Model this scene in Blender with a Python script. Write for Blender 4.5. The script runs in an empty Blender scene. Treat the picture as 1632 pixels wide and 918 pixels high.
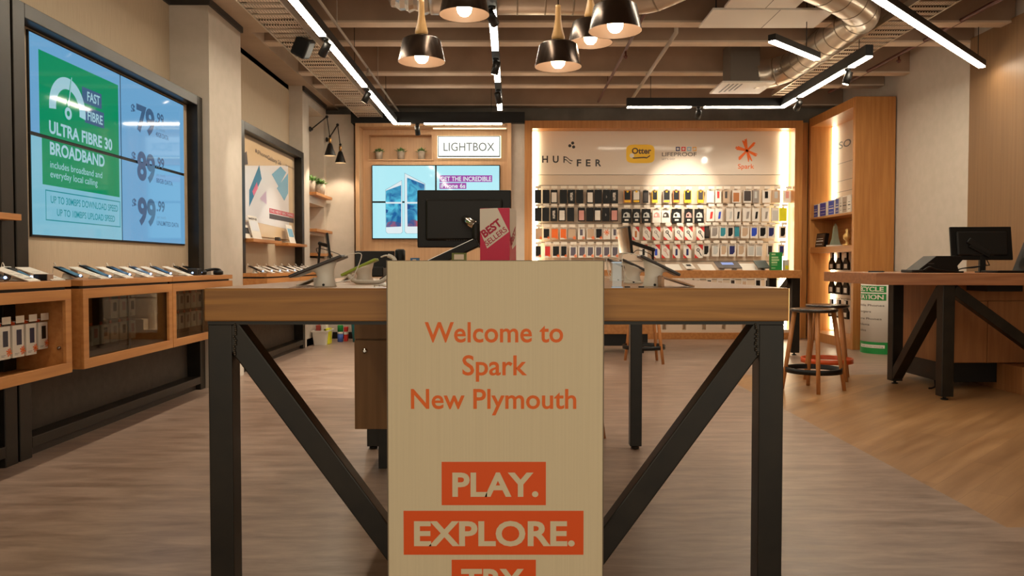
import bpy, bmesh, math, random
from mathutils import Vector, Matrix
random.seed(7)
SC = bpy.context.scene
COL = SC.collection
# ---------------------------------------------------------------- camera, world, exposure
FPX, TH, H = 1250.0, math.atan(37 / 1250), 1.125
cam_d = bpy.data.cameras.new('camera'); cam = bpy.data.objects.new('camera', cam_d); COL.objects.link(cam)
cam_d.sensor_width = 36; cam_d.lens = 36 * FPX / 1632; cam_d.clip_start = 0.05
cam.location = (0, 0, H); cam.rotation_euler = (math.pi / 2 - TH, 0, 0)
SC.camera = cam
W = bpy.data.worlds.new('world'); SC.world = W; W.use_nodes = True
W.node_tree.nodes['Background'].inputs[0].default_value = (1.0, 0.88, 0.68, 1)
W.node_tree.nodes['Background'].inputs[1].default_value = 1.42      # dim arcade light through the open shop front
SC.view_settings.view_transform = 'Standard'; SC.view_settings.look = 'None'
SC.view_settings.gamma = 1; SC.view_settings.use_curve_mapping = False
SC.view_settings.exposure = 0.0
LED = 46.0       # brightness of the linear lights
BULB = 26.0       # pendant bulbs
SPOT = 1.0        # multiplier of the track spots
STRIP = 10.0       # strips inside the lit display units
SCREEN = 0.85

CT, ST = math.cos(TH), math.sin(TH)
def ray(px, py):
    a = (px - 816) / FPX; b = (459 - py) / FPX
    return Vector((a, CT + b * ST, -ST + b * CT))
def at(px, py, Y):
    d = ray(px, py); return d * (Y / d.y) + Vector((0, 0, H))
def atx(px, py, X):
    d = ray(px, py); return d * (X / d.x) + Vector((0, 0, H))
def atz(px, py, z):
    d = ray(px, py); return d * ((z - H) / d.z) + Vector((0, 0, H))

# ---------------------------------------------------------------- materials
def lin(c):
    return tuple(((v / 255) / 12.92 if v / 255 <= .04045 else ((v / 255 + .055) / 1.055) ** 2.4) for v in c[:3]) + (1,)
MATS = {}
def mat(name, rgb, rough=.5, metal=0., emit=0., spec=.5, ecol=None, coat=0.):
    if name in MATS: return MATS[name]
    m = bpy.data.materials.new(name); m.use_nodes = True
    b = m.node_tree.nodes['Principled BSDF']
    b.inputs['Base Color'].default_value = lin(rgb); b.inputs['Roughness'].default_value = rough
    b.inputs['Metallic'].default_value = metal; b.inputs['Specular IOR Level'].default_value = spec
    b.inputs['Coat Weight'].default_value = coat; b.inputs['Coat Roughness'].default_value = .05
    if emit:
        b.inputs['Emission Color'].default_value = lin(ecol or rgb); b.inputs['Emission Strength'].default_value = emit
    MATS[name] = m; return m
def noise_mat(name, c1, c2, scale=(1, 1, 1), nscale=4., detail=6., rough=.5, bump=0., lo=.35, hi=.65, metal=0., rvar=0., spec=.5, rot=0., dist=0., nrough=.5):
    m = bpy.data.materials.new(name); m.use_nodes = True; nt = m.node_tree; N = nt.nodes; L = nt.links
    b = N['Principled BSDF']; b.inputs['Metallic'].default_value = metal; b.inputs['Specular IOR Level'].default_value = spec
    tc = N.new('ShaderNodeTexCoord'); mp = N.new('ShaderNodeMapping'); mp.inputs['Scale'].default_value = scale
    mp.inputs['Rotation'].default_value = (0, 0, rot)
    nz = N.new('ShaderNodeTexNoise'); nz.inputs['Scale'].default_value = nscale; nz.inputs['Detail'].default_value = detail
    nz.inputs['Distortion'].default_value = dist
    cr = N.new('ShaderNodeValToRGB'); cr.color_ramp.elements[0].position = lo; cr.color_ramp.elements[1].position = hi
    cr.color_ramp.elements[0].color = lin(c1); cr.color_ramp.elements[1].color = lin(c2)
    if rot:
        mp.inputs['Rotation'].default_value = (0, 0, 0); m0 = N.new('ShaderNodeMapping'); m0.inputs['Rotation'].default_value = (0, 0, rot)
        L.new(tc.outputs['Object'], m0.inputs['Vector']); L.new(m0.outputs['Vector'], mp.inputs['Vector'])
    else: L.new(tc.outputs['Object'], mp.inputs['Vector'])
    L.new(mp.outputs['Vector'], nz.inputs['Vector'])
    nz.inputs['Roughness'].default_value = nrough
    L.new(nz.outputs['Fac'], cr.inputs['Fac']); L.new(cr.outputs['Color'], b.inputs['Base Color'])
    b.inputs['Roughness'].default_value = rough
    if rvar:
        mr = N.new('ShaderNodeMapRange'); mr.inputs['To Min'].default_value = rough - rvar; mr.inputs['To Max'].default_value = rough + rvar
        L.new(nz.outputs['Fac'], mr.inputs['Value']); L.new(mr.outputs['Result'], b.inputs['Roughness'])
    if bump:
        bp = N.new('ShaderNodeBump'); bp.inputs['Strength'].default_value = bump; bp.inputs['Distance'].default_value = .01
        L.new(nz.outputs['Fac'], bp.inputs['Height']); L.new(bp.outputs['Normal'], b.inputs['Normal'])
    MATS[name] = m; return m
def glass_mat(name, tint=(235, 240, 240), gloss=.12, gr=.02):
    m = bpy.data.materials.new(name); m.use_nodes = True; nt = m.node_tree; N = nt.nodes; L = nt.links
    N.remove(N['Principled BSDF']); out = N['Material Output']
    t = N.new('ShaderNodeBsdfTransparent'); t.inputs[0].default_value = lin(tint)
    g = N.new('ShaderNodeBsdfGlossy'); g.inputs['Roughness'].default_value = gr
    mx = N.new('ShaderNodeMixShader'); mx.inputs[0].default_value = gloss
    L.new(t.outputs[0], mx.inputs[1]); L.new(g.outputs[0], mx.inputs[2]); L.new(mx.outputs[0], out.inputs['Surface'])
    MATS[name] = m; return m
def perf_mat(name, c1, c2, s):
    m = bpy.data.materials.new(name); m.use_nodes = True; nt = m.node_tree; N = nt.nodes; L = nt.links
    b = N['Principled BSDF']; b.inputs['Metallic'].default_value = .6; b.inputs['Roughness'].default_value = .45
    tc = N.new('ShaderNodeTexCoord'); mp = N.new('ShaderNodeMapping'); mp.inputs['Scale'].default_value = (s, s, 0)
    fr = N.new('ShaderNodeVectorMath'); fr.operation = 'FRACTION'
    sb = N.new('ShaderNodeVectorMath'); sb.operation = 'SUBTRACT'; sb.inputs[1].default_value = (.5, .5, 0)
    ln = N.new('ShaderNodeVectorMath'); ln.operation = 'LENGTH'
    lt = N.new('ShaderNodeMath'); lt.operation = 'LESS_THAN'; lt.inputs[1].default_value = .3
    mx = N.new('ShaderNodeMix'); mx.data_type = 'RGBA'; mx.inputs[6].default_value = lin(c1); mx.inputs[7].default_value = lin(c2)
    L.new(tc.outputs['Object'], mp.inputs['Vector']); L.new(mp.outputs[0], fr.inputs[0]); L.new(fr.outputs[0], sb.inputs[0])
    L.new(sb.outputs[0], ln.inputs[0]); L.new(ln.outputs['Value'], lt.inputs[0]); L.new(lt.outputs[0], mx.inputs[0])
    L.new(mx.outputs[2], b.inputs['Base Color']); MATS[name] = m; return m

OAK = noise_mat('oak_table', (128, 82, 30), (182, 127, 56), (.7, 6, 22), 1.5, 8, .45, .06, .34, .66, dist=.8)
OAKTOP = noise_mat('oak_top', (158, 112, 72), (184, 138, 94), (.9, 14, 9), 2.2, 6, .32, .03, dist=.4)
OAKC = noise_mat('oak_cabinet', (172, 112, 58), (190, 130, 72), (14, .8, 14), 2, 5, .42, .02)
OAKV = noise_mat('oak_upright', (176, 116, 58), (194, 134, 72), (14, 14, .8), 2, 5, .42, .02)
VENEER = noise_mat('pale_veneer', (124, 92, 60), (133, 100, 66), (16, 16, .5), 2, 4, .5, .0)
ALCOVE = noise_mat('alcove_timber', (186, 146, 108), (196, 156, 117), (16, 16, .5), 2, 4, .5, .0)
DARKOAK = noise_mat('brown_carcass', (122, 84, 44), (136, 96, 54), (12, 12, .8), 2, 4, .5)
STEEL = noise_mat('raw_black_steel', (23, 18, 11), (36, 29, 19), (3, 3, 3), 3, 5, .38, .02, metal=.25, rvar=.08)
BLACK = mat('satin_black', (15, 13, 11), .45, spec=.35)
BLACKP = mat('black_plastic', (8, 7, 6), .42, spec=.3)
DGREY = mat('dark_grey', (52, 47, 43), .5)
CHAR = noise_mat('charcoal_panel', (62, 55, 48), (72, 64, 56), (6, 6, 6), 3, 4, .6)
WALLP = noise_mat('woven_wallpaper', (176, 158, 134), (186, 168, 143), (60, 60, 2), 3, 3, .75)
WHITEW = noise_mat('painted_wall', (196, 186, 172), (202, 191, 178), (3, 3, 3), 3, 3, .7)
CONC = noise_mat('concrete_wall', (118, 108, 98), (140, 130, 118), (1, 1, 1), 2.5, 6, .8, .05)
DECK = noise_mat('ceiling_deck', (150, 126, 106), (168, 142, 120), (1, 1, 1), 2, 6, .85)
RIB_LIT = noise_mat('ceiling_rib_lit_face', (206, 186, 164), (220, 200, 178), (1, 1, 1), 4, 6, .8)
SOFF = noise_mat('soffit', (170, 150, 128), (184, 164, 142), (1, 1, 1), 2, 5, .75)
VINYL = noise_mat('streaked_vinyl', (112, 90, 76), (186, 160, 142), (1.0, 4.6, 1), 2.6, 14, .36, .10, .26, .76, rvar=.14, dist=.35, nrough=.66)
PLANK = noise_mat('plank_vinyl', (150, 108, 66), (194, 150, 102), (.6, 6, 1), 1.6, 12, .36, .05, .28, .72, rvar=.08, rot=math.radians(-45), nrough=.6)
def add_planks(m):
    nt = m.node_tree; N = nt.nodes; L = nt.links; b = N['Principled BSDF']; src = b.inputs['Base Color'].links[0].from_socket
    m0 = [n for n in N if n.type == 'MAPPING' and abs(n.inputs['Rotation'].default_value[2]) > .1][0]
    br = N.new('ShaderNodeTexBrick'); br.inputs['Scale'].default_value = 1.; br.inputs['Brick Width'].default_value = 1.25; br.inputs['Row Height'].default_value = .16
    br.inputs['Mortar Size'].default_value = .0012; br.inputs['Color1'].default_value = (1, 1, 1, 1); br.inputs['Color2'].default_value = (.74, .72, .72, 1); br.inputs['Mortar'].default_value = (.55, .5, .45, 1)
    L.new(m0.outputs[0], br.inputs['Vector']); mx = N.new('ShaderNodeMix'); mx.data_type = 'RGBA'; mx.blend_type = 'MULTIPLY'; mx.inputs[0].default_value = .8
    L.new(src, mx.inputs[6]); L.new(br.outputs['Color'], mx.inputs[7]); L.new(mx.outputs[2], b.inputs['Base Color'])
add_planks(PLANK)
WHITE = mat('white', (226, 220, 210), .45)
WPLAST = mat('white_plastic', (224, 218, 206), .35)
CARD = mat('white_card', (228, 220, 208), .6)
CREAM = noise_mat('poster_board', (222, 206, 172), (226, 210, 176), (120, 1, 1), 2, 2, .55)
ORANGE = mat('orange_print', (238, 106, 12), .5)
ORANGEB = mat('orange_block', (236, 86, 8), .5)
RED = mat('red_print', (206, 40, 30), .5)
MAG = mat('magenta_card', (204, 20, 74), .4)
GREEN = mat('green_print', (24, 140, 62), .5)
BLUE = mat('blue_print', (36, 72, 190), .4)
NAVY = mat('navy_print', (28, 34, 96), .4)
YELLOW = mat('yellow_print', (240, 190, 10), .5)
LIME = mat('lime', (214, 214, 30), .4)
TEAL = mat('teal_plastic', (40, 140, 156), .4)
BRONZE = mat('dark_metal_shade', (74, 62, 54), .24, .85)
SHADEIN = mat('shade_inside', (128, 106, 90), .4, .0)
NECK = noise_mat('turned_wood', (206, 158, 96), (224, 178, 118), (20, 20, 1), 2, 4, .4)
SILVER = mat('galvanised_steel', (206, 194, 178), .30, .85)
CHROME = mat('chrome', (200, 196, 190), .15, 1)
GLASS = glass_mat('cabinet_glass', (205, 205, 200), .10)
ACRYL = glass_mat('acrylic', (225, 230, 235), .15, .05)
EDGE = mat('acrylic_edge_glow', (190, 215, 240), .2, emit=.15)  # no lamp: emission paints in the bluish glow of the acrylic edges
LEDM = mat('led_diffuser', (255, 240, 222), .5, emit=LED, ecol=(255, 240, 214))
BULBM = mat('lit_bulb', (255, 230, 190), .3, emit=BULB, ecol=(255, 228, 190))
STRIPM = mat('glow_strip', (255, 246, 220), .4, emit=STRIP, ecol=(255, 242, 205))
LENS = mat('lit_lens', (255, 235, 210), .3, emit=12, ecol=(255, 230, 200))
BLUELED = mat('sensor_led', (190, 220, 255), .3, emit=2.0, ecol=(170, 205, 255))
PIPER = mat('red_pipe', (92, 44, 30), .5)
CONDUIT = mat('grey_conduit', (176, 162, 146), .5)
LEAF = noise_mat('succulent_leaf', (52, 84, 36), (98, 132, 62), (8, 8, 8), 4, 3, .5)
POT = noise_mat('pot_concrete', (150, 136, 122), (168, 154, 138), (6, 6, 6), 4, 4, .8)

# ---------------------------------------------------------------- mesh builder
class Fr:
    def __init__(s, o, U, V):
        s.o, s.U, s.V = Vector(o), Vector(U), Vector(V); s.N = s.U.cross(s.V)
    def p(s, u, v, n=0.): return s.o + s.U * u + s.V * v + s.N * n
def front(Y): return Fr((0, Y, 0), (1, 0, 0), (0, 0, 1))           # faces the shop front; u = X, v = Z
def leftw(X): return Fr((X, 0, 0), (0, 1, 0), (0, 0, 1))           # faces into the room from the left; u = Y
def rightw(X): return Fr((X, 0, 0), (0, -1, 0), (0, 0, 1))         # faces into the room from the right; u = -Y
class CylFr:
    def __init__(s, c, r, a0): s.c, s.r, s.a0 = Vector(c), r, a0
    def p(s, u, v, n=0.):
        a = s.a0 + u / s.r; return s.c + Vector(((s.r + n) * math.sin(a), -(s.r + n) * math.cos(a), v))
_TX = {}
def text_geo(txt, bold):
    k = (txt, bold)
    if k in _TX: return _TX[k]
    cu = bpy.data.curves.new('t', 'FONT'); cu.body = txt; cu.offset = bold; cu.resolution_u = 4; cu.fill_mode = 'FRONT'
    o = bpy.data.objects.new('t', cu); COL.objects.link(o)
    dg = bpy.context.evaluated_depsgraph_get(); me = o.evaluated_get(dg).to_mesh()
    vs = [(v.co.x, v.co.y) for v in me.vertices]; fs = [tuple(p.vertices) for p in me.polygons]
    o.evaluated_get(dg).to_mesh_clear(); bpy.data.objects.remove(o); bpy.data.curves.remove(cu)
    _TX[k] = (vs, fs); return _TX[k]
def cap_h():
    vs, _ = text_geo('H', 0.); return max(v[1] for v in vs)
class MB:
    def __init__(s): s.v, s.f, s.m, s.s = [], [], [], []
    def add(s, vs, fs, mi=0, smooth=False):
        b = len(s.v); s.v += [Vector(v) for v in vs]
        for f in fs: s.f.append([b + i for i in f]); s.m.append(mi); s.s.append(smooth)
        return s
    def box(s, x0, x1, y0, y1, z0, z1, mi=0):
        x0, x1 = sorted((x0, x1)); y0, y1 = sorted((y0, y1)); z0, z1 = sorted((z0, z1))
        vs = [(x, y, z) for z in (z0, z1) for y in (y0, y1) for x in (x0, x1)]
        return s.add(vs, [(0, 2, 3, 1), (4, 5, 7, 6), (0, 1, 5, 4), (2, 6, 7, 3), (0, 4, 6, 2), (1, 3, 7, 5)], mi)
    def obox(s, c, size, R, mi=0):
        a, b, d = [q / 2 for q in size]; c = Vector(c)
        vs = [c + R @ Vector((x, y, z)) for z in (-d, d) for y in (-b, b) for x in (-a, a)]
        return s.add(vs, [(0, 2, 3, 1), (4, 5, 7, 6), (0, 1, 5, 4), (2, 6, 7, 3), (0, 4, 6, 2), (1, 3, 7, 5)], mi)
    def bar(s, p, q, w, h, mi=0, up=(0, 0, 1)):
        p, q = Vector(p), Vector(q); d = (q - p); L = d.length; d.normalize(); u = Vector(up)
        if abs(d.dot(u)) > .99: u = Vector((0, 1, 0))
        x = d.cross(u).normalized(); z = x.cross(d)
        R = Matrix((x, d, z)).transposed()
        return s.obox((p + q) / 2, (w, L, h), R, mi)
    def tube(s, pts, r, n=8, mi=0, cap=True, smooth=True):
        pts = [Vector(p) for p in pts]; rs = r if isinstance(r, (list, tuple)) else [r] * len(pts)
        vs, fs = [], []; t0 = (pts[1] - pts[0]).normalized()
        a = Vector((0, 0, 1)) if abs(t0.z) < .9 else Vector((1, 0, 0)); x = t0.cross(a).normalized()
        for i, p in enumerate(pts):
            t = (pts[min(i + 1, len(pts) - 1)] - pts[max(i - 1, 0)]).normalized()
            x = (x - t * x.dot(t)).normalized(); y = t.cross(x)
            for k in range(n):
                an = 2 * math.pi * k / n; vs.append(p + (x * math.cos(an) + y * math.sin(an)) * rs[i])
        for i in range(len(pts) - 1):
            for k in range(n):
                fs.append((i * n + k, i * n + (k + 1) % n, (i + 1) * n + (k + 1) % n, (i + 1) * n + k))
        s.add(vs, fs, mi, smooth)
        if cap:
            b = len(s.v) - len(vs)
            s.f.append([b + k for k in range(n)][::-1]); s.m.append(mi); s.s.append(False)
            e = b + (len(pts) - 1) * n; s.f.append([e + k for k in range(n)]); s.m.append(mi); s.s.append(False)
        return s
    def lathe(s, prof, n=24, c=(0, 0, 0), mi=0, smooth=True, axis=None):
        c = Vector(c); vs, fs = [], []
        R = Matrix.Identity(3) if axis is None else Vector((0, 0, 1)).rotation_difference(Vector(axis)).to_matrix()
        for r, z in prof:
            for k in range(n):
                a = 2 * math.pi * k / n; vs.append(c + R @ Vector((r * math.cos(a), r * math.sin(a), z)))
        for i in range(len(prof) - 1):
            for k in range(n): fs.append((i * n + k, i * n + (k + 1) % n, (i + 1) * n + (k + 1) % n, (i + 1) * n + k))
        s.add(vs, fs, mi, smooth); b = len(s.v) - len(vs)
        for i, rev in ((0, True), (len(prof) - 1, False)):
            if prof[i][0] > 1e-4:
                q = [b + i * n + k for k in range(n)]; s.f.append(q[::-1] if rev else q); s.m.append(mi); s.s.append(False)
        return s
    def shell(s, prof, n=32, c=(0, 0, 0), mi=0):                     # lathe without end caps
        c = Vector(c); vs, fs = [], []
        for r, z in prof:
            for k in range(n):
                a = 2 * math.pi * k / n; vs.append(c + Vector((r * math.cos(a), r * math.sin(a), z)))
        for i in range(len(prof) - 1):
            for k in range(n): fs.append((i * n + k, i * n + (k + 1) % n, (i + 1) * n + (k + 1) % n, (i + 1) * n + k))
        return s.add(vs, fs, mi, True)
    def ball(s, c, r, mi=0, n=12, sz=1.):
        return s.lathe([(max(1e-5, r * math.sin(math.pi * i / n)), -r * sz * math.cos(math.pi * i / n)) for i in range(n + 1)], 2 * n, c, mi)
    def prism(s, poly, fr, n0, n1, mi=0):
        k = len(poly); vs = [fr.p(u, v, n0) for u, v in poly] + [fr.p(u, v, n1) for u, v in poly]
        fs = [tuple(range(k))[::-1], tuple(range(k, 2 * k))] + [(i, (i + 1) % k, k + (i + 1) % k, k + i) for i in range(k)]
        return s.add(vs, fs, mi)
    def flat(s, poly, fr, n, mi=0):
        return s.add([fr.p(u, v, n) for u, v in poly], [tuple(range(len(poly)))], mi)
    def rect(s, u0, u1, v0, v1, fr, n, mi=0, seg=1):
        for i in range(seg):
            a = u0 + (u1 - u0) * i / seg; b = u0 + (u1 - u0) * (i + 1) / seg
            s.flat([(a, v0), (b, v0), (b, v1), (a, v1)], fr, n, mi)
        return s
    def outline(s, u0, u1, v0, v1, t, fr, n, mi=0):
        s.rect(u0, u1, v0, v0 + t, fr, n, mi); s.rect(u0, u1, v1 - t, v1, fr, n, mi)
        s.rect(u0, u0 + t, v0 + t, v1 - t, fr, n, mi); return s.rect(u1 - t, u1, v0 + t, v1 - t, fr, n, mi)
    def disc(s, u, v, r, fr, n, mi=0, k=20, r2=None, a0=0., a1=2 * math.pi, asp=1.):
        pts = [(u + r * asp * math.cos(a0 + (a1 - a0) * i / k), v + r * math.sin(a0 + (a1 - a0) * i / k)) for i in range(k + 1)]
        if r2 is None:
            return s.flat(pts[:-1] if a1 - a0 > 6.2 else pts, fr, n, mi)
        q = [(u + r2 * asp * math.cos(a0 + (a1 - a0) * i / k), v + r2 * math.sin(a0 + (a1 - a0) * i / k)) for i in range(k + 1)]
        for i in range(k): s.flat([q[i], pts[i], pts[i + 1], q[i + 1]], fr, n, mi)
        return s
    def text(s, txt, fr, n, u0, u1, v0, v1, mi=0, bold=.0, rot=0., ctr=None):   # baseline v0, cap height v1 - v0, fitted between u0 and u1
        vs, fs = text_geo(txt, bold)
        x0 = min(v[0] for v in vs); x1 = max(v[0] for v in vs); sx = (u1 - u0) / (x1 - x0); sy = (v1 - v0) / cap_h()
        P = [(u0 + (x - x0) * sx, v0 + y * sy) for x, y in vs]
        if rot:
            cu, cv = ctr or ((u0 + u1) / 2, (v0 + v1) / 2); c_, s_ = math.cos(rot), math.sin(rot)
            P = [(cu + (u - cu) * c_ - (v - cv) * s_, cv + (u - cu) * s_ + (v - cv) * c_) for u, v in P]
        return s.add([fr.p(u, v, n) for u, v in P], fs, mi)
    def star(s, u, v, r, fr, n, mi=0, arms=7, ph=.3, w=.16):
        for k in range(arms):
            a = ph + 2 * math.pi * k / arms; q = r * (1 if k % 2 else .86); c_, s_ = math.cos(a), math.sin(a); t = r * w
            s.flat([(u - s_ * t * .35, v + c_ * t * .35), (u + s_ * t * .35, v - c_ * t * .35), (u + c_ * q + s_ * t, v + s_ * q - c_ * t), (u + c_ * q - s_ * t, v + s_ * q + c_ * t)], fr, n + 1e-4 * k, mi)
        return s
    def build(s, name, mats, parent=None, loc=None, bevel=0., local=False, **tags):
        me = bpy.data.meshes.new(name)
        o = bpy.data.objects.new(name, me); COL.objects.link(o)
        off = Vector((0, 0, 0))
        if parent is not None:
            r = parent
            while r.parent: r = r.parent
            if not local: off = Vector(r.location)
        elif loc is not None:
            o.location = loc
            if not local: off = Vector(loc)
        me.from_pydata([tuple(v - off) for v in s.v], [], s.f)
        for m in (mats if isinstance(mats, (list, tuple)) else [mats]): me.materials.append(m)
        nm = len(me.materials)
        for p, mi, sm in zip(me.polygons, s.m, s.s): p.material_index = min(mi, nm - 1); p.use_smooth = sm
        me.update()
        if parent is not None: o.parent = parent
        if bevel:
            b = o.modifiers.new('bevel', 'BEVEL'); b.width = bevel; b.segments = 2; b.limit_method = 'ANGLE'; b.angle_limit = math.radians(40)
        for k, v in tags.items(): o[k] = v
        return o
def thing(name, label, cat, loc=(0, 0, 0), rotz=0., group=None):
    o = bpy.data.objects.new(name, None); COL.objects.link(o); o.empty_display_size = .1
    o.location = loc; o.rotation_euler = (0, 0, rotz); o['label'] = label; o['category'] = cat
    if group: o['group'] = group
    return o
def tg(label, cat, group=None, kind=None):
    d = {'label': label, 'category': cat}
    if group: d['group'] = group
    if kind: d['kind'] = kind
    return d
def st(label, cat): return {'label': label, 'category': cat, 'kind': 'structure'}
def dup(root, loc, rotz=0., label=None, group=None):
    r = root.copy(); COL.objects.link(r); r.location = loc; r.rotation_euler = (0, 0, rotz)
    if label: r['label'] = label
    if group: r['group'] = group
    for ch in list(root.children):
        c = ch.copy(); COL.objects.link(c); c.parent = r
        for g in list(ch.children):
            d = g.copy(); COL.objects.link(d); d.parent = c
    return r
def lamp_spot(name, loc, target, power, angle=40, blend=.6, col=(1, .90, .74), parent=None, size=.03):
    l = bpy.data.lights.new(name, 'SPOT'); l.energy = power * SPOT; l.spot_size = math.radians(angle); l.spot_blend = blend
    l.color = col; l.shadow_soft_size = size
    o = bpy.data.objects.new(name, l); COL.objects.link(o)
    d = Vector(target) - Vector(loc); o.rotation_euler = d.to_track_quat('-Z', 'Y').to_euler()
    off = Vector((0, 0, 0))
    if parent is not None:
        r = parent
        while r.parent: r = r.parent
        off = Vector(r.location); o.parent = parent
    o.location = Vector(loc) - off
    return o
ORD = ['first', 'second', 'third', 'fourth', 'fifth', 'sixth', 'seventh', 'eighth', 'ninth', 'tenth', 'eleventh', 'twelfth']
# ================================================================ ROOM SHELL
XL, XR, YB, ZC = -2.9, 5.05, 12.3, 4.0
m = MB()
m.flat([(-3.6, -3.0), (2.12, -3.0), (2.12, 12.6), (-3.6, 12.6)], Fr((0, 0, 0), (1, 0, 0), (0, 1, 0)), 0, 0)
m.flat([(2.12, -3.0), (5.5, -3.0), (5.5, 3.33), (2.12, 3.33)], Fr((0, 0, 0), (1, 0, 0), (0, 1, 0)), 0, 0)
m.flat([(2.12, 3.33), (5.5, 3.33), (5.5, 8.0), (2.12, 8.0)], Fr((0, 0, 0), (1, 0, 0), (0, 1, 0)), 0, 1)
m.flat([(2.12, 8.0), (5.5, 8.0), (5.5, 12.6), (2.12, 12.6)], Fr((0, 0, 0), (1, 0, 0), (0, 1, 0)), 0, 0)
m.build('floor', [VINYL, PLANK], **st('streaky grey vinyl shop floor with a timber look area at right', 'floor'))
MB().box(-3.6, 5.5, -2.5, 12.6, ZC, ZC + .1).build('ceiling', DECK, **st('dark brown exposed ceiling deck above the ducts', 'ceiling'))
ribs = [(3.9, 'nearest'), (4.6, 'second'), (5.96, 'third'), (6.66, 'fourth'), (7.98, 'fifth'), (8.68, 'sixth'), (10.04, 'seventh'), (10.75, 'eighth'), (12.08, 'farthest')]
for k, (y, w) in enumerate(ribs):
    m = MB().box(-3.0, 5.04, y - .05, y + .11, 3.57, ZC)
    m.box(-3.0, 5.04, y - .055, y + .115, 3.55, 3.57, 1)  # same concrete, coloured paler to paint in light bounced from below
    m.build('ceiling_beam', [DECK, RIB_LIT], **st('%s concrete ceiling rib counted from the shop front, underside coloured as lit' % w, 'beam'))
m = MB().box(-3.3, -3.1, -2.5, 12.5, 0, ZC)
m.build('wall_left', WALLP, **st('beige woven papered left wall above the video screens', 'wall'))
m = MB().box(XR, XR + .12, -2.5, 12.5, 0, ZC)
m.build('wall_right', WHITEW, **st('pale painted right wall behind the service counter', 'wall'))
MB().box(-3.3, XR + .1, YB, YB + .15, 0, ZC).build('wall_back', CONC, **st('grey concrete back wall above the accessory display', 'wall'))
# veneer cladding on the right wall, pale return beside the tall cabinet
pv = atx(1551, 62, 5.03)
MB().box(5.0, XR, 3.0, pv.y, 0, pv.z).build('wall_right_panel', VENEER, **st('pale timber veneer wall panel at far right of the photo', 'wall panel'))
MB().box(5.02, XR, pv.y, 9.98, 0, 3.9).build('wall_right_lining', WHITEW, **st('pale wall lining strip left of the timber veneer panel', 'wall panel'))
# left column and soffit
MB().box(-3.1, -2.745, 7.16, 8.0, 0, 3.52).build('wall_left_column', WHITEW, **st('white square column between the two framed left wall bays', 'column'))
m = MB().box(-3.1, -2.7, 3.0, 12.3, 3.53, 3.99)
m.build('ceiling_left', SOFF, **st('beige lowered soffit running along the top of left wall', 'soffit'))
m = MB()                                                              # near end of the soffit, wider, curved lip
pr = [(-2.70, 3.53)] + [(-2.42 + .16 * math.sin(a * math.pi / 10), 3.53 + .16 - .16 * math.cos(a * math.pi / 10)) for a in range(6)] + [(-2.26, 3.99), (-2.70, 3.99)]
m.prism(pr, front(8.2), 0, 5.2)
m.build('ceiling_left_lip', SOFF, **st('wider near end of the beige soffit at upper left', 'soffit'))
m = MB()
m.box(-3.1, -3.08, 3.0, 7.16, 3.47, 3.53); m.box(-3.08, -2.725, 7.14, 7.16, 3.47, 3.53); m.box(-2.745, -2.725, 7.16, 8.0, 3.47, 3.53)
m.box(-3.08, -2.725, 8.0, 8.02, 3.47, 3.53); m.box(-3.1, -3.0, 8.02, 10.6, 3.47, 3.53); m.box(-2.82, -2.79, 10.62, 11.9, 3.47, 3.53)
m.build('trim_1', DGREY, **st('dark trim strip stepping along the top of the left wall', 'trim'))
# upper wall of the second bay, slightly forward; wall with niches; end panel
MB().box(-3.1, -3.0, 8.0, 10.62, 2.5, 3.53).build('wall_left_upper', WALLP, **st('papered wall above the framed phone poster bay', 'wall panel'))
m = MB()
NY0, NY1 = 10.95, 11.80
m.box(-3.1, -2.82, 10.72, NY0, 0, 3.53)                               # pier left of the niches
m.box(-3.1, -2.82, NY1, 11.95, 0, 3.53)
m.box(-3.1, -3.06, NY0, NY1, 0, 3.53)
m.box(-3.06, -2.82, NY0, NY1, 3.34, 3.53)
m.box(-3.06, -2.82, NY0, NY1, 1.99, 2.10); m.box(-3.06, -2.82, NY0, NY1, 0, 1.22)
m.box(-3.06, -2.82, NY0, NY1, 1.55, 1.60)
m.build('wall_left_niche', WHITEW, **st('white wall with stacked open niches behind the potted plants', 'wall panel'))
MB().box(-3.1, -2.40, 11.95, 12.3, 0, 3.40).build('wall_back_left', WHITEW, **st('narrow pale wall panel left of the timber video alcove', 'wall panel'))
MB().box(-3.1, -2.82, 10.62, 10.72, 0, 3.53).build('wall_left_pier', WHITEW, **st('thin white pier right of the framed phone poster', 'column'))
MB().box(-.06, .19, 11.86, 12.3, 0, 3.24).build('wall_back_middle', WHITEW, **st('pale wall strip between video alcove and accessory display', 'wall panel'))
MB().box(-2.40, .19, 11.75, 12.3, 3.24, 3.4).build('trim_2', BLACK, **st('dark header beam above the timber video alcove', 'trim'))
m = MB().box(-2.86, -2.82, 10.75, 11.93, 0, .1); m.box(-2.82, -2.4, 11.93, 11.95, 0, .1)
m.build('baseboard_left', BLACK, **st('black skirting in the back left corner', 'skirting'))

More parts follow.
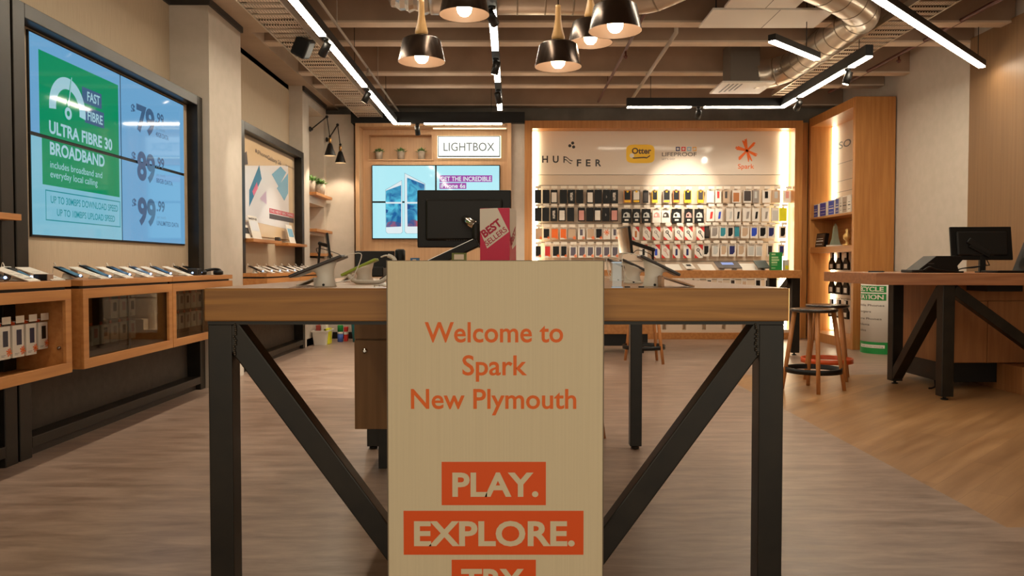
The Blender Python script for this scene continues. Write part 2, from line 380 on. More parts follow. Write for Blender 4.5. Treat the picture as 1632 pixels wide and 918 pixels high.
# ================================================================ LEFT WALL BAYS
FX = -2.80                                                            # face of the steel frames
def wall_frame(y0, y1, ztop, label, pw=.11):
    t = thing('wall_frame', label, 'steel frame', (-2.85, y0, 0))
    for a in (y0, y1 - pw):
        MB().box(-3.09, FX, a, a + pw, 0, ztop).build('post', STEEL, t, bevel=.004)
    MB().box(-3.09, FX, y0 + pw, y1 - pw, ztop - .085, ztop).build('top_rail', STEEL, t, bevel=.004)
    MB().box(-2.98, FX, y0 + pw, y1 - pw, .055, .12).build('bottom_rail', STEEL, t, bevel=.004)
    MB().box(-2.98, FX - .045, y0 + pw, y1 - pw, 0, .055).build('plinth', DGREY, t)
    return t
wall_frame(4.44, 7.14, 2.63, 'black steel frame around the large blue price screens')
wall_frame(8.15, 10.60, 2.63, 'black steel frame around the phone poster bay')
wall_frame(1.6, 4.42, 2.63, 'black steel frame cut by the left edge of photo')
for y0, y1, w in ((4.55, 7.03, 'behind the price screens'), (8.26, 10.49, 'behind the phone poster'), (1.71, 4.31, 'at the left photo edge')):
    m = MB().box(-3.08, XL, y0, y1, .52, 2.545); m.box(-3.08, XL - .02, y0, y1, .12, .52, 1)
    m.build('wall_left_infill', [WALLP, CHAR], **st('papered infill panel %s, charcoal below the cabinets' % w, 'wall panel'))

def wall_cabinet(y0, y1, label, glazed, ztop=1.037, zb=.514, x0=-2.9, xf=-2.5):
    t = thing('wall_cabinet', label, 'cabinet', (x0, y0, zb))
    g = .004
    y0 += g; y1 -= g
    MB().box(x0, xf, y0, y1, ztop - .036, ztop).build('top', OAKC, t, bevel=.002)
    m = MB(); zt = ztop - .052
    m.box(x0, xf - .03, y0 + .01, y1 - .01, zt, ztop - .036)            # recessed shadow gap
    m.build('shadow_gap', BLACK, t)
    m = MB()
    m.box(x0, xf - .02, y0, y0 + .02, zb, zt); m.box(x0, xf - .02, y1 - .02, y1, zb, zt)
    m.box(x0, xf - .02, y0 + .02, y1 - .02, zb, zb + .02); m.box(x0, xf - .02, y0 + .02, y1 - .02, zt - .02, zt)
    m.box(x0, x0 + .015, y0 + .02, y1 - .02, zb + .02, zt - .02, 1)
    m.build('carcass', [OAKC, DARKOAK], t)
    m = MB(); f = .058
    m.box(xf - .02, xf, y0, y1, zb, zb + f); m.box(xf - .02, xf, y0, y1, zt - f, zt)
    m.box(xf - .02, xf, y0, y0 + f, zb + f, zt - f); m.box(xf - .02, xf, y1 - f, y1, zb + f, zt - f)
    m.build('face_frame', OAKC, t, bevel=.002)
    ym = (y0 + y1) / 2
    if glazed:
        for a, b, x in ((y0 + f - .01, ym + .02, xf - .032), (ym - .02, y1 - f + .01, xf - .026)):
            MB().box(x, x + .004, a, b, zb + f - .012, zt - f + .012).build('glass_door', GLASS, t)
    k = MB().lathe([(.011, 0), (.011, .008), (.006, .009), (.006, .012)], 12, (xf - .02, y1 - f - .0, zb + .13), 0, axis=(1, 0, 0))
    if not glazed:
        k = MB().lathe([(.011, 0), (.011, .008), (.006, .009), (.006, .012)], 12, (xf - .06, y1 - .02, zb + .14), 0, axis=(0, -1, 0))
        k.build('lock', CHROME, t)
    return t
wall_cabinet(3.25, 4.45, 'nearest oak wall cabinet, open front, boxed cases hanging inside', False)
wall_cabinet(4.565, 5.776, 'middle oak wall cabinet with glass doors under the price screens', True)
wall_cabinet(5.776, 7.02, 'oak wall cabinet beside white column, glass doors, behind table corner', True)
wall_cabinet(8.0, 9.25, 'oak wall cabinet below the phone poster, end toward the column', False)
wall_cabinet(9.25, 10.55, 'farthest oak wall cabinet on the left wall beyond the phone poster', False)

# ---- large price screens
P = leftw(-2.88)
def scr(name, c, k=1.0): return mat(name, (10, 11, 12), .05, emit=SCREEN * k, spec=.35, ecol=c)
SB = scr('screen_sky', (112, 172, 216)); SB2 = scr('screen_sky_pale', (132, 196, 218)); SG = scr('screen_green', (0, 146, 100)); SP = scr('screen_pale', (166, 210, 222))
SS = scr('screen_slate', (66, 100, 136)); ST_ = scr('screen_teal_text', (44, 146, 156)); STG = scr('screen_grey_text', (108, 148, 180))
t = thing('video_wall', 'four panel video screen on left wall showing broadband prices', 'screen', (-2.9, 5.8, 1.29))
U0, UM, U1, V0, VM, V1 = 4.72, 5.815, 6.93, 1.295, 1.915, 2.53
for (a, b) in ((U0, UM), (UM, U1)):
    for (c, d) in ((V0, VM), (VM, V1)):
        s = MB().box(-2.9, -2.886, a, b, c, d)
        q = s.build('display_panel', BLACKP, t, bevel=.002)
        e = .009
        MB().box(-2.888, -2.882, a + e, b - e, c + e + .004, d - e - .002).build('screen', SB if a > 5 else (SB if d > 2 else SB2), q)
m = MB(); n = -.0005                                                   # printed picture: green block, gauge
E = .011
m.rect(4.81, 5.775, VM + E, 2.437, P, n, 0); m.rect(4.83, 5.775, 1.62, VM - E, P, n, 0)
m.disc(5.12, 2.125, .21, P, n + .001, 1, 24, .135, -.12, math.pi + .12)
m.flat([(5.105, 2.15), (5.13, 2.15), (5.172, 2.355), (5.16, 2.36)], P, n + .0025, 0)
m.flat([(5.112, 2.13), (5.124, 2.13), (5.168, 2.345), (5.161, 2.35)], P, n + .003, 1)
m.disc(5.117, 2.105, .047, P, n + .0035, 0, 18); m.disc(5.117, 2.105, .04, P, n + .004, 1, 18, .018)
m.rect(5.29, 5.54, 2.215, 2.32, P, n + .0006, 2); m.rect(5.32, 5.57, 2.085, 2.195, P, n + .0006, 2)
m.disc(5.12, 2.125, .21, P, n + .001, 1, 6, .135, -.1, .2)
m.text('FAST', P, n + .002, 5.352, 5.515, 2.238, 2.298, 1, .02); m.text('FIBRE', P, n + .002, 5.352, 5.548, 2.108, 2.168, 1, .02)
m.text('ULTRA FIBRE 30', P, n + .002, 4.905, 5.675, 1.948, 2.022, 1, .03)
m.text('BROADBAND', P, n + .002, 4.91, 5.565, 1.816, 1.89, 1, .03)
m.text('includes broadband and', P, n + .002, 4.91, 5.53, 1.732, 1.775, 1, 0)
m.text('everyday local calling', P, n + .002, 4.91, 5.466, 1.672, 1.715, 1, 0)
m.outline(4.855, 5.78, 1.40, 1.59, .007, P, n + .001, 3)
m.text('UP TO 30MBPS DOWNLOAD SPEED', P, n + .001, 4.91, 5.745, 1.512, 1.556, 3, .012)
m.text('UP TO 10MBPS UPLOAD SPEED', P, n + .001, 4.975, 5.70, 1.436, 1.478, 3, .012)
m.build('advert_picture', [SG, SP, SS, ST_], t)
m = MB()
for (z0, z1, amt, data, du) in ((2.165, 2.352, '79', '40GB DATA', 6.61), (1.792, 1.992, '89', '80GB DATA', 6.68), (1.447, 1.637, '99', 'UNLIMITED DATA', 6.79)):
    h = z1 - z0
    m.text('$', P, n + .001, 5.965, 6.03, z1 - .075, z1 - .01, 0, .03)
    m.text(amt, P, n + .001, 6.05, 6.355, z0, z1, 0, .04)
    m.text('.99', P, n + .001, 6.375, 6.52, z1 - .075, z1 + .005, 0, .025)
    m.text('per month', P, n + .001, 6.38, 6.54, z0 + .055, z0 + .08, 1, 0)
    m.text(data, P, n + .001, 6.375, du, z0 + .0, z0 + .036, 0, .012)
m.build('price_list', [SS, STG], t)

# ---- phone poster bay
P = leftw(-2.888)
def wl(px, py, X=-2.888):
    q = atx(px, py, X); return (q.y, q.z)
PB = mat('poster_beige', (224, 196, 158), .25); PW = mat('poster_white', (232, 226, 224), .2)
PBL = mat('poster_blue', (126, 178, 206), .25); PTE = mat('poster_deep_teal', (44, 112, 148), .25); PPK = mat('poster_pink', (226, 96, 130), .3)
PLI = mat('poster_lilac', (196, 168, 190), .3); PTX = mat('poster_text', (80, 64, 56), .4); PRD = mat('poster_red', (200, 60, 70), .4)
t = thing('wall_poster', 'tall glossy phone poster with blue handsets in the second bay', 'poster', (XL, 9.3, 1.45))
MB().box(XL, -2.889, 8.3, 10.36, 1.45, 2.50).build('sheet', PB, t)
m = MB()
def pp(lst, n, mi): m.flat([wl(x, y) for x, y in lst], P, n, mi)
pp([(390, 350), (461, 366), (459, 264), (390, 264)], .0006, 0)  # white area paints in the window reflected on the glossy poster
pp([(397, 303), (413, 263), (417, 285), (397, 330)], .0012, 2)
pp([(402, 305), (409, 290), (411, 300), (404, 312)], .0018, 3)
pp([(433, 278), (447, 265), (456, 275), (444, 298)], .0012, 1)
pp([(441, 300), (459, 276), (459, 308), (453, 320)], .0012, 1)
pp([(414, 316), (424, 304), (425, 326), (415, 318)], .0012, 4)
pp([(389, 244), (393, 241), (395, 262), (389, 263)], .0012, 5)
m.rect(wl(429, 325)[0], wl(468, 334)[0], 1.745, 1.80, P, .0012, 6); m.rect(wl(429, 325)[0], wl(468, 334)[0], 1.675, 1.735, P, .0012, 5)
m.text('THE NEXT BIG THING', P, .002, wl(430, 325)[0], wl(467, 334)[0], 1.758, 1.788, 0, .01)
a = wl(407, 240); m.disc(a[0] + .02, a[1], .022, P, .001, 5); m.text('iPhone', P, .001, a[0] + .06, a[0] + .42, a[1] - .03, a[1] + .02, 5, 0)
a = wl(426, 247); m.text('Galaxy S6', P, .001, a[0], a[0] + .55, a[1] - .05, a[1] + .0, 5, .01)
a = wl(455, 262); m.text('the new range', P, .001, a[0], a[0] + .4, a[1] - .02, a[1] + .01, 5, 0)
m.build('poster_print', [PW, PBL, PTE, PPK, PLI, PTX, PRD], t)
# shelves in the bay
def oak_shelf(y0, y1, z, label, x1=-2.73):
    return MB().box(XL, x1, y0, y1, z - .035, z).build('wall_shelf', OAKC, None, (XL, y0, z), bevel=.002, **tg(label, 'shelf', 'oak shelves below the phone poster'))
oak_shelf(8.30, 9.32, 1.405, 'short oak shelf below phone poster, next to the column')
oak_shelf(9.6, 10.47, 1.395, 'short oak shelf below phone poster, at its far end')
def brochure(px0, px1, y, X, label, ccol, zb, hh, txt=None):
    q0 = atx(px0, 380, X).y; q1 = atx(px1, 380, X).y
    m = MB(); R = Fr((X, 0, zb), (0, 1, 0), (-.25, 0, .968))
    m.prism([(q0, 0), (q1, 0), (q1, hh), (q0, hh)], R, -.004, 0, 0)
    m.prism([(q0, 0), (q1, 0), (q1, .012), (q0, .012)], Fr((X - hh * .25, 0, zb), (0, 1, 0), (.0, 0, 1)), 0, hh * .25 - .005, 0)
    m.rect(q0 + .02, q1 - .02, hh * .35, hh * .8, R, .001, 1)
    if txt: m.text(txt, R, .002, q0 + .02, q1 - .02, hh * .82, hh * .92, 2, .01)
    return m.build('display_card', [CARD, ccol, PTX], None, (X, q0, zb), **tg(label, 'card', 'cards on the oak wall shelves'))
brochure(404, 418, 0, -2.77, 'white leaning card on the oak shelf next to column', PW, 1.405, .26, 'MINI')
brochure(463, 472, 0, -2.77, 'blue and white leaning card on the far oak shelf', PBL, 1.395, .24)
brochure(388, 401, 0, -2.80, 'low dark box on the oak shelf hard against column', DGREY, 1.405, .15)
q = atx(446, 385, -2.76)
MB().box(-2.80, -2.75, q.y - .07, q.y, 1.395, 1.45).build('small_box', DGREY, None, (-2.77, q.y, 1.395), bevel=.004, **tg('tiny black box at the near end of far oak shelf', 'box'))

# ---- bay cut by the photo edge: lit green screen and a shelf end
t = thing('video_screen', 'green screen at the extreme left edge of the photo', 'screen', (XL, 2.9, 1.3))
MB().box(XL + .004, -2.866, 1.8, 4.26, 1.62, 2.5).build('display_panel', BLACKP, t)
MB().box(-2.868, -2.862, 1.81, 4.25, 1.63, 2.49).build('screen', scr('screen_lime', (90, 160, 50), .8), t)
MB().box(XL, -2.72, 2.6, 4.36, 1.37, 1.405).build('wall_shelf', OAKC, None, (XL, 4.3, 1.38), bevel=.002, **tg('oak shelf end at the extreme left edge of photo', 'shelf'))

# ---- potted plants
def plant(c, r, h, label, group, seed):
    random.seed(seed)
    t = thing('potted_succulent', label, 'plant', c, 0, group)
    c = Vector(c)
    MB().lathe([(.001, 0), (r * .86, 0), (r, h), (r * .88, h), (r * .86, h - .02), (.001, h - .02)], 20, c).build('pot', POT, t)
    m = MB()
    for ring, (cnt, el, ln) in enumerate(((9, .25, 1.25), (8, .7, 1.2), (5, 1.1, 1.0))):
        for k in range(cnt):
            a = 2 * math.pi * (k + ring * .4) / cnt + random.uniform(-.2, .2); e = el + random.uniform(-.15, .15); L = r * ln * 1.35 * random.uniform(.9, 1.2)
            d = Vector((math.cos(a) * math.cos(e), math.sin(a) * math.cos(e), math.sin(e))); b = c + Vector((0, 0, h - .02))
            sd = Vector((-math.sin(a), math.cos(a), 0)) * r * .36; up = sd.cross(d).normalized() * r * .1
            mid = b + d * L * .55
            vs = [b - sd * .3, b + sd * .3, mid + sd, mid - sd, b + d * L, mid + up, mid - up]
            m.add(vs, [(0, 1, 5), (1, 2, 5), (2, 4, 5), (4, 3, 5), (3, 0, 5), (1, 0, 6), (2, 1, 6), (4, 2, 6), (3, 4, 6), (0, 3, 6)], 0, True)
    m.build('foliage', LEAF, t)
for k, (z, w) in enumerate(((2.14, 'upper'), (1.63, 'middle'), (1.29, 'lowest'))):
    MB().box(-3.05, -2.72, NY0 - .0, NY1 + .1, z - .04, z).build('niche_shelf', OAKC, None, (-2.9, 11.4, z), bevel=.002,
        **tg('%s oak board in the white niche wall' % w, 'shelf', 'oak boards in the niche wall'))
plant((-2.86, 11.12, 2.14), .085, .17, 'potted succulent on niche board, nearer to the phone poster', 'plants on the niche board', 1)
plant((-2.84, 11.60, 2.14), .085, .17, 'potted succulent on niche board, nearer to the video alcove', 'plants on the niche board', 2)
# ---- swing arm lamps
def swing_lamp(mount, elbow, drop, label):
    t = thing('swing_arm_lamp', label, 'lamp', mount, 0, 'black swing arm wall lamps')
    M_, E_, D_ = Vector(mount), Vector(elbow), Vector(drop)
    MB().lathe([(.035, 0), (.035, .02), (.015, .03)], 16, M_, 0, axis=(1, 0, 0)).ball(M_ + Vector((.03, 0, 0)), .022).build('wall_plate', BLACK, t)
    MB().tube([M_ + Vector((.03, 0, 0)), E_], .009, 8).ball(E_, .022).build('arm', BLACK, t)
    MB().tube([E_, D_ + Vector((0, 0, .16))], .006, 8).ball(D_ + Vector((0, 0, .18)), .018).build('cord', BLACK, t)
    MB().lathe([(.016, .08), (.02, .11), (.02, .15), (.01, .165)], 14, D_).build('socket', mat('brass', (150, 110, 60), .3, .8), t)
    m = MB().shell([(.082, -.09), (.028, .075), (.012, .085)], 24, D_, 0); m.shell([(.079, -.0895), (.025, .074)], 24, D_, 1)
    s = m.build('lamp_shade', [BLACK, WHITE], t)
    MB().ball(D_ + Vector((0, 0, -.03)), .028, 0, 8).build('bulb', mat('warm_bulb', (255, 230, 190), .3, emit=8, ecol=(255, 220, 170)), t)
    lamp_spot('lamp_light', D_ + Vector((0, 0, -.07)), D_ + Vector((-.1, .1, -1)), 22, 110, .5, (1, .82, .6), t, .03)
swing_lamp((-2.80, 10.9, 3.0), tuple(at(521, 186, 10.95)), tuple(at(526, 238, 10.95)), 'black cone wall lamp on swing arm, nearer to phone poster')
swing_lamp((-2.80, 11.88, 3.01), tuple(at(538, 199, 11.6)), tuple(at(542.5, 250, 11.6)), 'black cone wall lamp on swing arm, nearer to video alcove')
# ================================================================ VIDEO ALCOVE (back left)
def pX(px, Y): return (px - 816) / FPX * (Y * CT)     # rough helper replaced by at() where height matters
t = thing('video_alcove', 'timber lined alcove in the back left corner around the screens', 'wall unit', (-1.2, 11.8, 0))
aL, aR, aT = at(567, 300, 11.8).x, at(815, 300, 11.8).x, 3.24
m = MB(); m.box(aL, aL + .06, 11.78, 12.28, 0, aT); m.box(aR - .06, aR, 11.78, 12.28, 0, aT); m.box(aL + .06, aR - .06, 11.78, 12.28, aT - .05, aT)
m.build('surround', ALCOVE, t, bevel=.003)
m = MB(); BYF = 12.08
n0 = at(588, 215, BYF); n1 = at(688, 254, BYF)
m.box(aL + .06, aR - .06, BYF, 12.28, 0, n1.z); m.box(aL + .06, aR - .06, BYF, 12.28, n0.z, aT - .05)
m.box(aL + .06, n0.x, BYF, 12.28, n1.z, n0.z); m.box(n1.x, aR - .06, BYF, 12.28, n1.z, n0.z)
m.box(n0.x, n1.x, 12.24, 12.28, n1.z, n0.z)
m.build('back_panel', ALCOVE, t)
m = MB(); e = .02
m.box(n0.x - e, n1.x + e, BYF - .02, BYF, n1.z - e, n1.z); m.box(n0.x - e, n1.x + e, BYF - .02, BYF, n0.z, n0.z + e)
m.box(n0.x - e, n0.x, BYF - .02, BYF, n1.z, n0.z); m.box(n1.x, n1.x + e, BYF - .02, BYF, n1.z, n0.z)
m.build('niche_frame', ALCOVE, t)
MB().box(at(690, 200, 11.9).x, aR - .08, 11.9, 11.94, aT - .065, aT - .05).build('glow_strip', mat('spill_glow', (255, 246, 220), .4, emit=.9, ecol=(255, 240, 205)), t)  # faint glowing bar imitates light spilling along the alcove top
for k, px in enumerate((604, 639, 671.5)):
    q = at(px, 252, 12.15)
    plant((q.x, 12.16, n1.z), .058, .135, 'potted succulent in timber niche, %s of the three' % ('left', 'middle', 'right')[k], 'plants in the timber niche', 10 + k)
# LIGHTBOX sign
s0, s1 = at(698, 250, 12.02), at(797, 217, 12.02)
t = thing('lightbox_sign', 'white lit sign box with thin grey capitals above video wall', 'sign', (s0.x, 12.05, s0.z))
MB().box(s0.x, s1.x, 12.0, 12.08, s0.z, s1.z).build('case', BLACK, t, bevel=.003)
SGN = mat('sign_face', (60, 60, 58), .4, emit=1.15, ecol=(250, 255, 250))
MB().box(s0.x + .012, s1.x - .012, 11.992, 12.0, s0.z + .012, s1.z - .012).build('lit_face', SGN, t)
P = front(11.991); a, b = at(707, 240.5, 11.99), at(788, 227.5, 11.99)
MB().text('LIGHTBOX', P, .001, a.x, b.x, a.z, b.z, 0, .0).build('lettering', mat('sign_grey', (70, 76, 76), .5), t)
m = MB(); m.box(s0.x - .01, s1.x + .01, 12.06, 12.08, s0.z - .01, s1.z + .01); m.build('halo_strip', mat('halo_glow', (255, 246, 220), .4, emit=2.5, ecol=(240, 255, 225)), t)
# 2 x 2 video wall
v0, v1 = at(593, 381, 12.04), at(797, 263, 12.04)
t = thing('video_wall', 'four panel video wall at the back advertising a white phone', 'screen', (v0.x, 12.06, v0.z))
CY = scr('screen_cyan', (184, 242, 252), 1.1)
vm = (v0.x + v1.x) / 2; zm = (v0.z + v1.z) / 2
for a, b in ((v0.x, vm), (vm, v1.x)):
    for c, d in ((v0.z, zm), (zm, v1.z)):
        q = MB().box(a, b, 12.035, 12.08, c, d).build('display_panel', BLACKP, t)
        MB().box(a + .013, b - .013, 12.03, 12.037, c + .013, d - .013).build('screen', CY, q)
P = front(12.03)
def fp(cx, cy):
    q = at(560 + cx / 4.171, 180 + cy / 4.171, 12.03); return (q.x, q.z)
def grad_screen(name, c1, c2):
    m_ = noise_mat(name, (10, 11, 12), (12, 13, 14), (1, 1, 1), 5, 3, .08, 0, .35, .7, dist=1.2); nt = m_.node_tree
    b_ = nt.nodes['Principled BSDF']; nz = [n for n in nt.nodes if n.type == 'TEX_NOISE'][0]
    cr = nt.nodes.new('ShaderNodeValToRGB'); cr.color_ramp.elements[0].position = .36; cr.color_ramp.elements[1].position = .62
    cr.color_ramp.elements[0].color = lin(c1); cr.color_ramp.elements[1].color = lin(c2)
    nt.links.new(nz.outputs['Fac'], cr.inputs['Fac']); nt.links.new(cr.outputs['Color'], b_.inputs['Emission Color']); b_.inputs['Emission Strength'].default_value = SCREEN
    return m_
VB = grad_screen('screen_phone_blue', (16, 100, 165), (90, 205, 235)); VD = scr('screen_phone_navy', (24, 84, 150)); VP = grad_screen('screen_phone_red', (60, 90, 150), (190, 90, 100))
VW = scr('screen_phone_white', (240, 252, 255)); VPU = scr('screen_purple', (166, 66, 172)); VG = scr('screen_phone_edge', (140, 190, 205))
m = MB()
def q4(l, n, mi): m.flat([fp(x, y) for x, y in l], P, n, mi)
for dx, o in ((0, [(226, 510), (336, 446), (342, 792), (330, 803), (240, 803), (228, 790)]), (0, [(353, 398), (492, 470), (496, 790), (488, 803), (366, 803), (353, 790)])):
    q4(o, .0008, 5); cx = sum(p[0] for p in o) / 6; cy = sum(p[1] for p in o) / 6
    q4([(cx + (x - cx) * .96, cy + (y - cy) * .985) for x, y in o], .0014, 3)
for l in ([(229, 517), (331, 480), (331, 592), (229, 592)], [(370, 430), (487, 475), (487, 592), (371, 592)]): q4(l, .002, 0)
for l in ([(229, 603), (331, 603), (331, 755), (231, 760)], [(371, 603), (490, 603), (490, 755), (373, 755)]): q4(l, .002, 0)
for l in ([(229, 640), (246, 646), (240, 662), (230, 668)], [(371, 606), (396, 615), (388, 636), (372, 640)]): q4(l, .0026, 1)
for l in ([(231, 758), (240, 728), (265, 718), (300, 724), (331, 732), (331, 755)], [(373, 755), (385, 718), (410, 708), (440, 718), (490, 725), (490, 755)]): q4(l, .0027, 2)
a, b = fp(586, 459), fp(936, 415); m.rect(a[0], b[0], a[1], b[1], P, .001, 4)
a, b = fp(593, 452), fp(930, 424); m.text('GET THE INCREDIBLE', P, .002, a[0], b[0], a[1], b[1], 3, .02)
a, b = fp(586, 505), fp(764, 465); m.rect(a[0], b[0], a[1], b[1], P, .001, 4)
a, b = fp(593, 498), fp(757, 471); m.text('iPhone 6s', P, .002, a[0], b[0], a[1], b[1], 3, .02)
m.build('advert_picture', [VB, VD, VP, VW, VPU, VG], t)

# ================================================================ ACCESSORY DISPLAY WALL
DY = 11.8
d0, d1 = at(836, 541, DY), at(1280, 192, DY)
DX0, DX1, DZ = d0.x, d1.x, d1.z
t = thing('accessory_display', 'wide oak framed white display wall hung with phone accessories', 'display wall', ((DX0 + DX1) / 2, DY, 0))
PY = 12.06
m = MB(); fw = .115
m.box(DX0, DX0 + fw, DY, 12.28, 0, DZ); m.box(DX1 - fw, DX1, DY, 12.28, 0, DZ); m.box(DX0 + fw, DX1 - fw, DY, 12.28, DZ - fw, DZ)
m.build('oak_frame', OAKV, t, bevel=.003)
MB().box(DX0 + fw, DX1 - fw, DY + .02, 12.28, 0, .10).build('plinth', OAKC, t, bevel=.003)
hz = at(1060, 278.5, PY).z
PANEL = mat('peg_panel', (212, 192, 170), .5); HEAD = mat('header_panel', (222, 208, 192), .08, spec=.14)
m = MB(); m.box(DX0 + fw, DX1 - fw, PY, 12.28, .1, hz - .006)
for z in (2.34, 2.05, 1.76, 1.47, 1.18, .9, .62): m.box(DX0 + fw + .1, DX1 - fw - .1, PY - .004, PY, z - .008, z + .008, 1)
m.build('peg_panel', [PANEL, mat('slat_metal', (150, 136, 120), .4, .5)], t)
MB().box(DX0 + fw, DX1 - fw, PY - .006, 12.28, hz, DZ - fw).build('header_panel', HEAD, t)
for a, b in ((DX0 + fw, DX0 + fw + .085), (DX1 - fw - .12, DX1 - fw - .03)):
    MB().box(a, b, PY - .05, PY - .008, .12, DZ - fw - .02).build('glow_strip', STRIPM, t)  # LED strips, widened so their glow also stands in for the bright side panel
m = MB().box(DX0 + fw, DX1 - fw, DY + .05, PY, .1, .14); 
for k in range(12):
    x = DX0 + .35 + k * .3; m.box(x, x + .24, DY + .06, PY - .05, .14, .30)
m.build('base_tray', PANEL, t)
# logos
P = front(PY - .0075)
INK = mat('ink', (34, 26, 24), .4)
def lp(px, py): q = at(px, py, PY - .0075); return (q.x, q.z)
def ltext(m, txt, x0, x1, y1, y0, mi, bold): a, b = lp(x0, y0), lp(x1, y1); m.text(txt, P, .0005, a[0], b[0], a[1], b[1], mi, bold)
m = MB()
for ch, x0, x1, yt, yb in (('H', 864, 873.4, 248.6, 259), ('U', 881, 890.3, 248.6, 259), ('F', 919.2, 926.4, 254.4, 264.8), ('E', 933.7, 941.2, 254.4, 264.8), ('R', 949, 958.2, 254.4, 264.8)):
    ltext(m, ch, x0, x1, yt, yb, 0, .025)
a, b = lp(898, 259.5), lp(899.8, 249); m.rect(a[0], b[0], a[1], b[1], P, .0005)
for y in (249.5, 253.5):
    pts = [(898.5, y), (902, y), (905, y + 2), (908, y + 4.8), (911, y + 6), (912.5, y + 6)] if y < 250 else [(899, y), (902.5, y + .5), (905, y + 3), (908, y + 5.6), (910.5, y + 6.5)]
    for (p, q) in zip(pts, pts[1:]):
        a, b = lp(p[0], p[1] + 1.6), lp(q[0], q[1] + 1.6); c, d = lp(q[0], q[1]), lp(p[0], p[1]); m.flat([a, b, c, d], P, .0006)
for x, y in ((912.7, 228), (908.2, 232.3), (914.2, 234.2)): a = lp(x, y); m.disc(a[0], a[1], .024, P, .0005)
m.build('black_logo', INK, t)
m = MB()
a, b = lp(998, 260), lp(1043.3, 230.4); cx, cz, hw, hh = (a[0] + b[0]) / 2, (a[1] + b[1]) / 2, (b[0] - a[0]) / 2, (b[1] - a[1]) / 2
pts = []
for k in range(48):
    an = 2 * math.pi * k / 48; c_, s_ = math.cos(an), math.sin(an)
    pts.append((cx + hw * math.copysign(abs(c_) ** .42, c_), cz + hh * math.copysign(abs(s_) ** .42, s_)))
m.flat(pts, P, .0005, 0)
a, b = lp(1007, 244.8), lp(1038, 236); m.text('Otter', P, .001, a[0], b[0], a[1], b[1], 1, .03)
pts = [(1004, 248), (1010, 251), (1018, 250.5), (1026, 250), (1031, 250.5), (1036, 247)]
for p, q in zip(pts, pts[1:]):
    m.flat([lp(p[0], p[1] + 2), lp(q[0], q[1] + 2), lp(q[0], q[1]), lp(p[0], p[1])], P, .001, 1)
a = lp(1007, 248); m.disc(a[0], a[1], .035, P, .0012, 2)
m.build('yellow_badge', [YELLOW, mat('badge_brown', (60, 26, 12), .5), CARD], t)
m = MB(); ltext(m, 'LIFEPROOF', 1055, 1110, 243, 249, 0, .01); ltext(m, "LET'S GO!", 1055, 1075.5, 252, 255, 0, .0)
for k, x in enumerate((1077, 1086, 1095, 1103.5)):
    a, b = lp(x, 240.8), lp(x + 6.6, 234); m.rect(a[0], b[0], a[1], b[1], P, .0005, 1 + k)
    c = ((a[0] + b[0]) / 2, (a[1] + b[1]) / 2); m.disc(c[0], c[1], .018, P, .001, 5)
m.build('dark_logo', [mat('logo_brown', (70, 54, 46), .4), NAVY, RED, mat('sky_print', (130, 170, 196), .4), mat('amber_print', (220, 160, 60), .4), CARD], t)
m = MB(); c = lp(1190.5, 240); R_ = .19; random.seed(3)
for ang, L in ((104, 1.0), (42, .95), (163, .98), (223, .98), (287, .95), (331, .9)):
    for k in range(7):
        a = math.radians(ang + random.uniform(-11, 11)); q = R_ * L * random.uniform(.78, 1.0); w = R_ * .085
        sx, sy = -math.sin(a), math.cos(a)
        m.flat([(c[0] - sx * w * .9, c[1] - sy * w * .9), (c[0] + math.cos(a) * q - sx * w * .3, c[1] + math.sin(a) * q - sy * w * .3), (c[0] + math.cos(a) * q + sx * w * .5, c[1] + math.sin(a) * q + sy * w * .5), (c[0] + sx * w * .9, c[1] + sy * w * .9)][::1], P, .0005 + k * 1e-4)
ltext(m, 'Spark', 1176, 1202, 261.5, 268.8, 0, .01)
m.build('orange_logo', ORANGE, t)

# hanging packs: x0,x1 in the zoomed crop / design / words
PACKY = PY - .10
PC = {'k': BLACKP, 'w': CARD, 'y': YELLOW, 'r': RED, 'o': ORANGE, 'b': BLUE, 'n': NAVY, 't': TEAL, 'l': LIME, 'g': mat('pack_grey', (150, 140, 132), .5), 'a': mat('pack_tan', (196, 166, 136), .5),
      'p': mat('pack_pink', (214, 150, 140), .5), 'd': mat('pack_dark_brown', (52, 40, 34), .4), 'c': glass_mat('blister', (240, 238, 232), .2, .1), 's': mat('pack_silver', (196, 196, 190), .3), 'e': mat('pack_orange_brown', (180, 110, 50), .5), 'u': mat('pack_slate', (92, 84, 96), .4)}
WORD = {'k': 'black', 'w': 'white', 'y': 'yellow', 'r': 'red', 'o': 'orange', 'b': 'blue', 'n': 'navy', 't': 'teal', 'l': 'lime', 'g': 'grey', 'a': 'tan', 'p': 'pink', 'd': 'brown', 's': 'silver', 'e': 'amber', 'u': 'slate'}
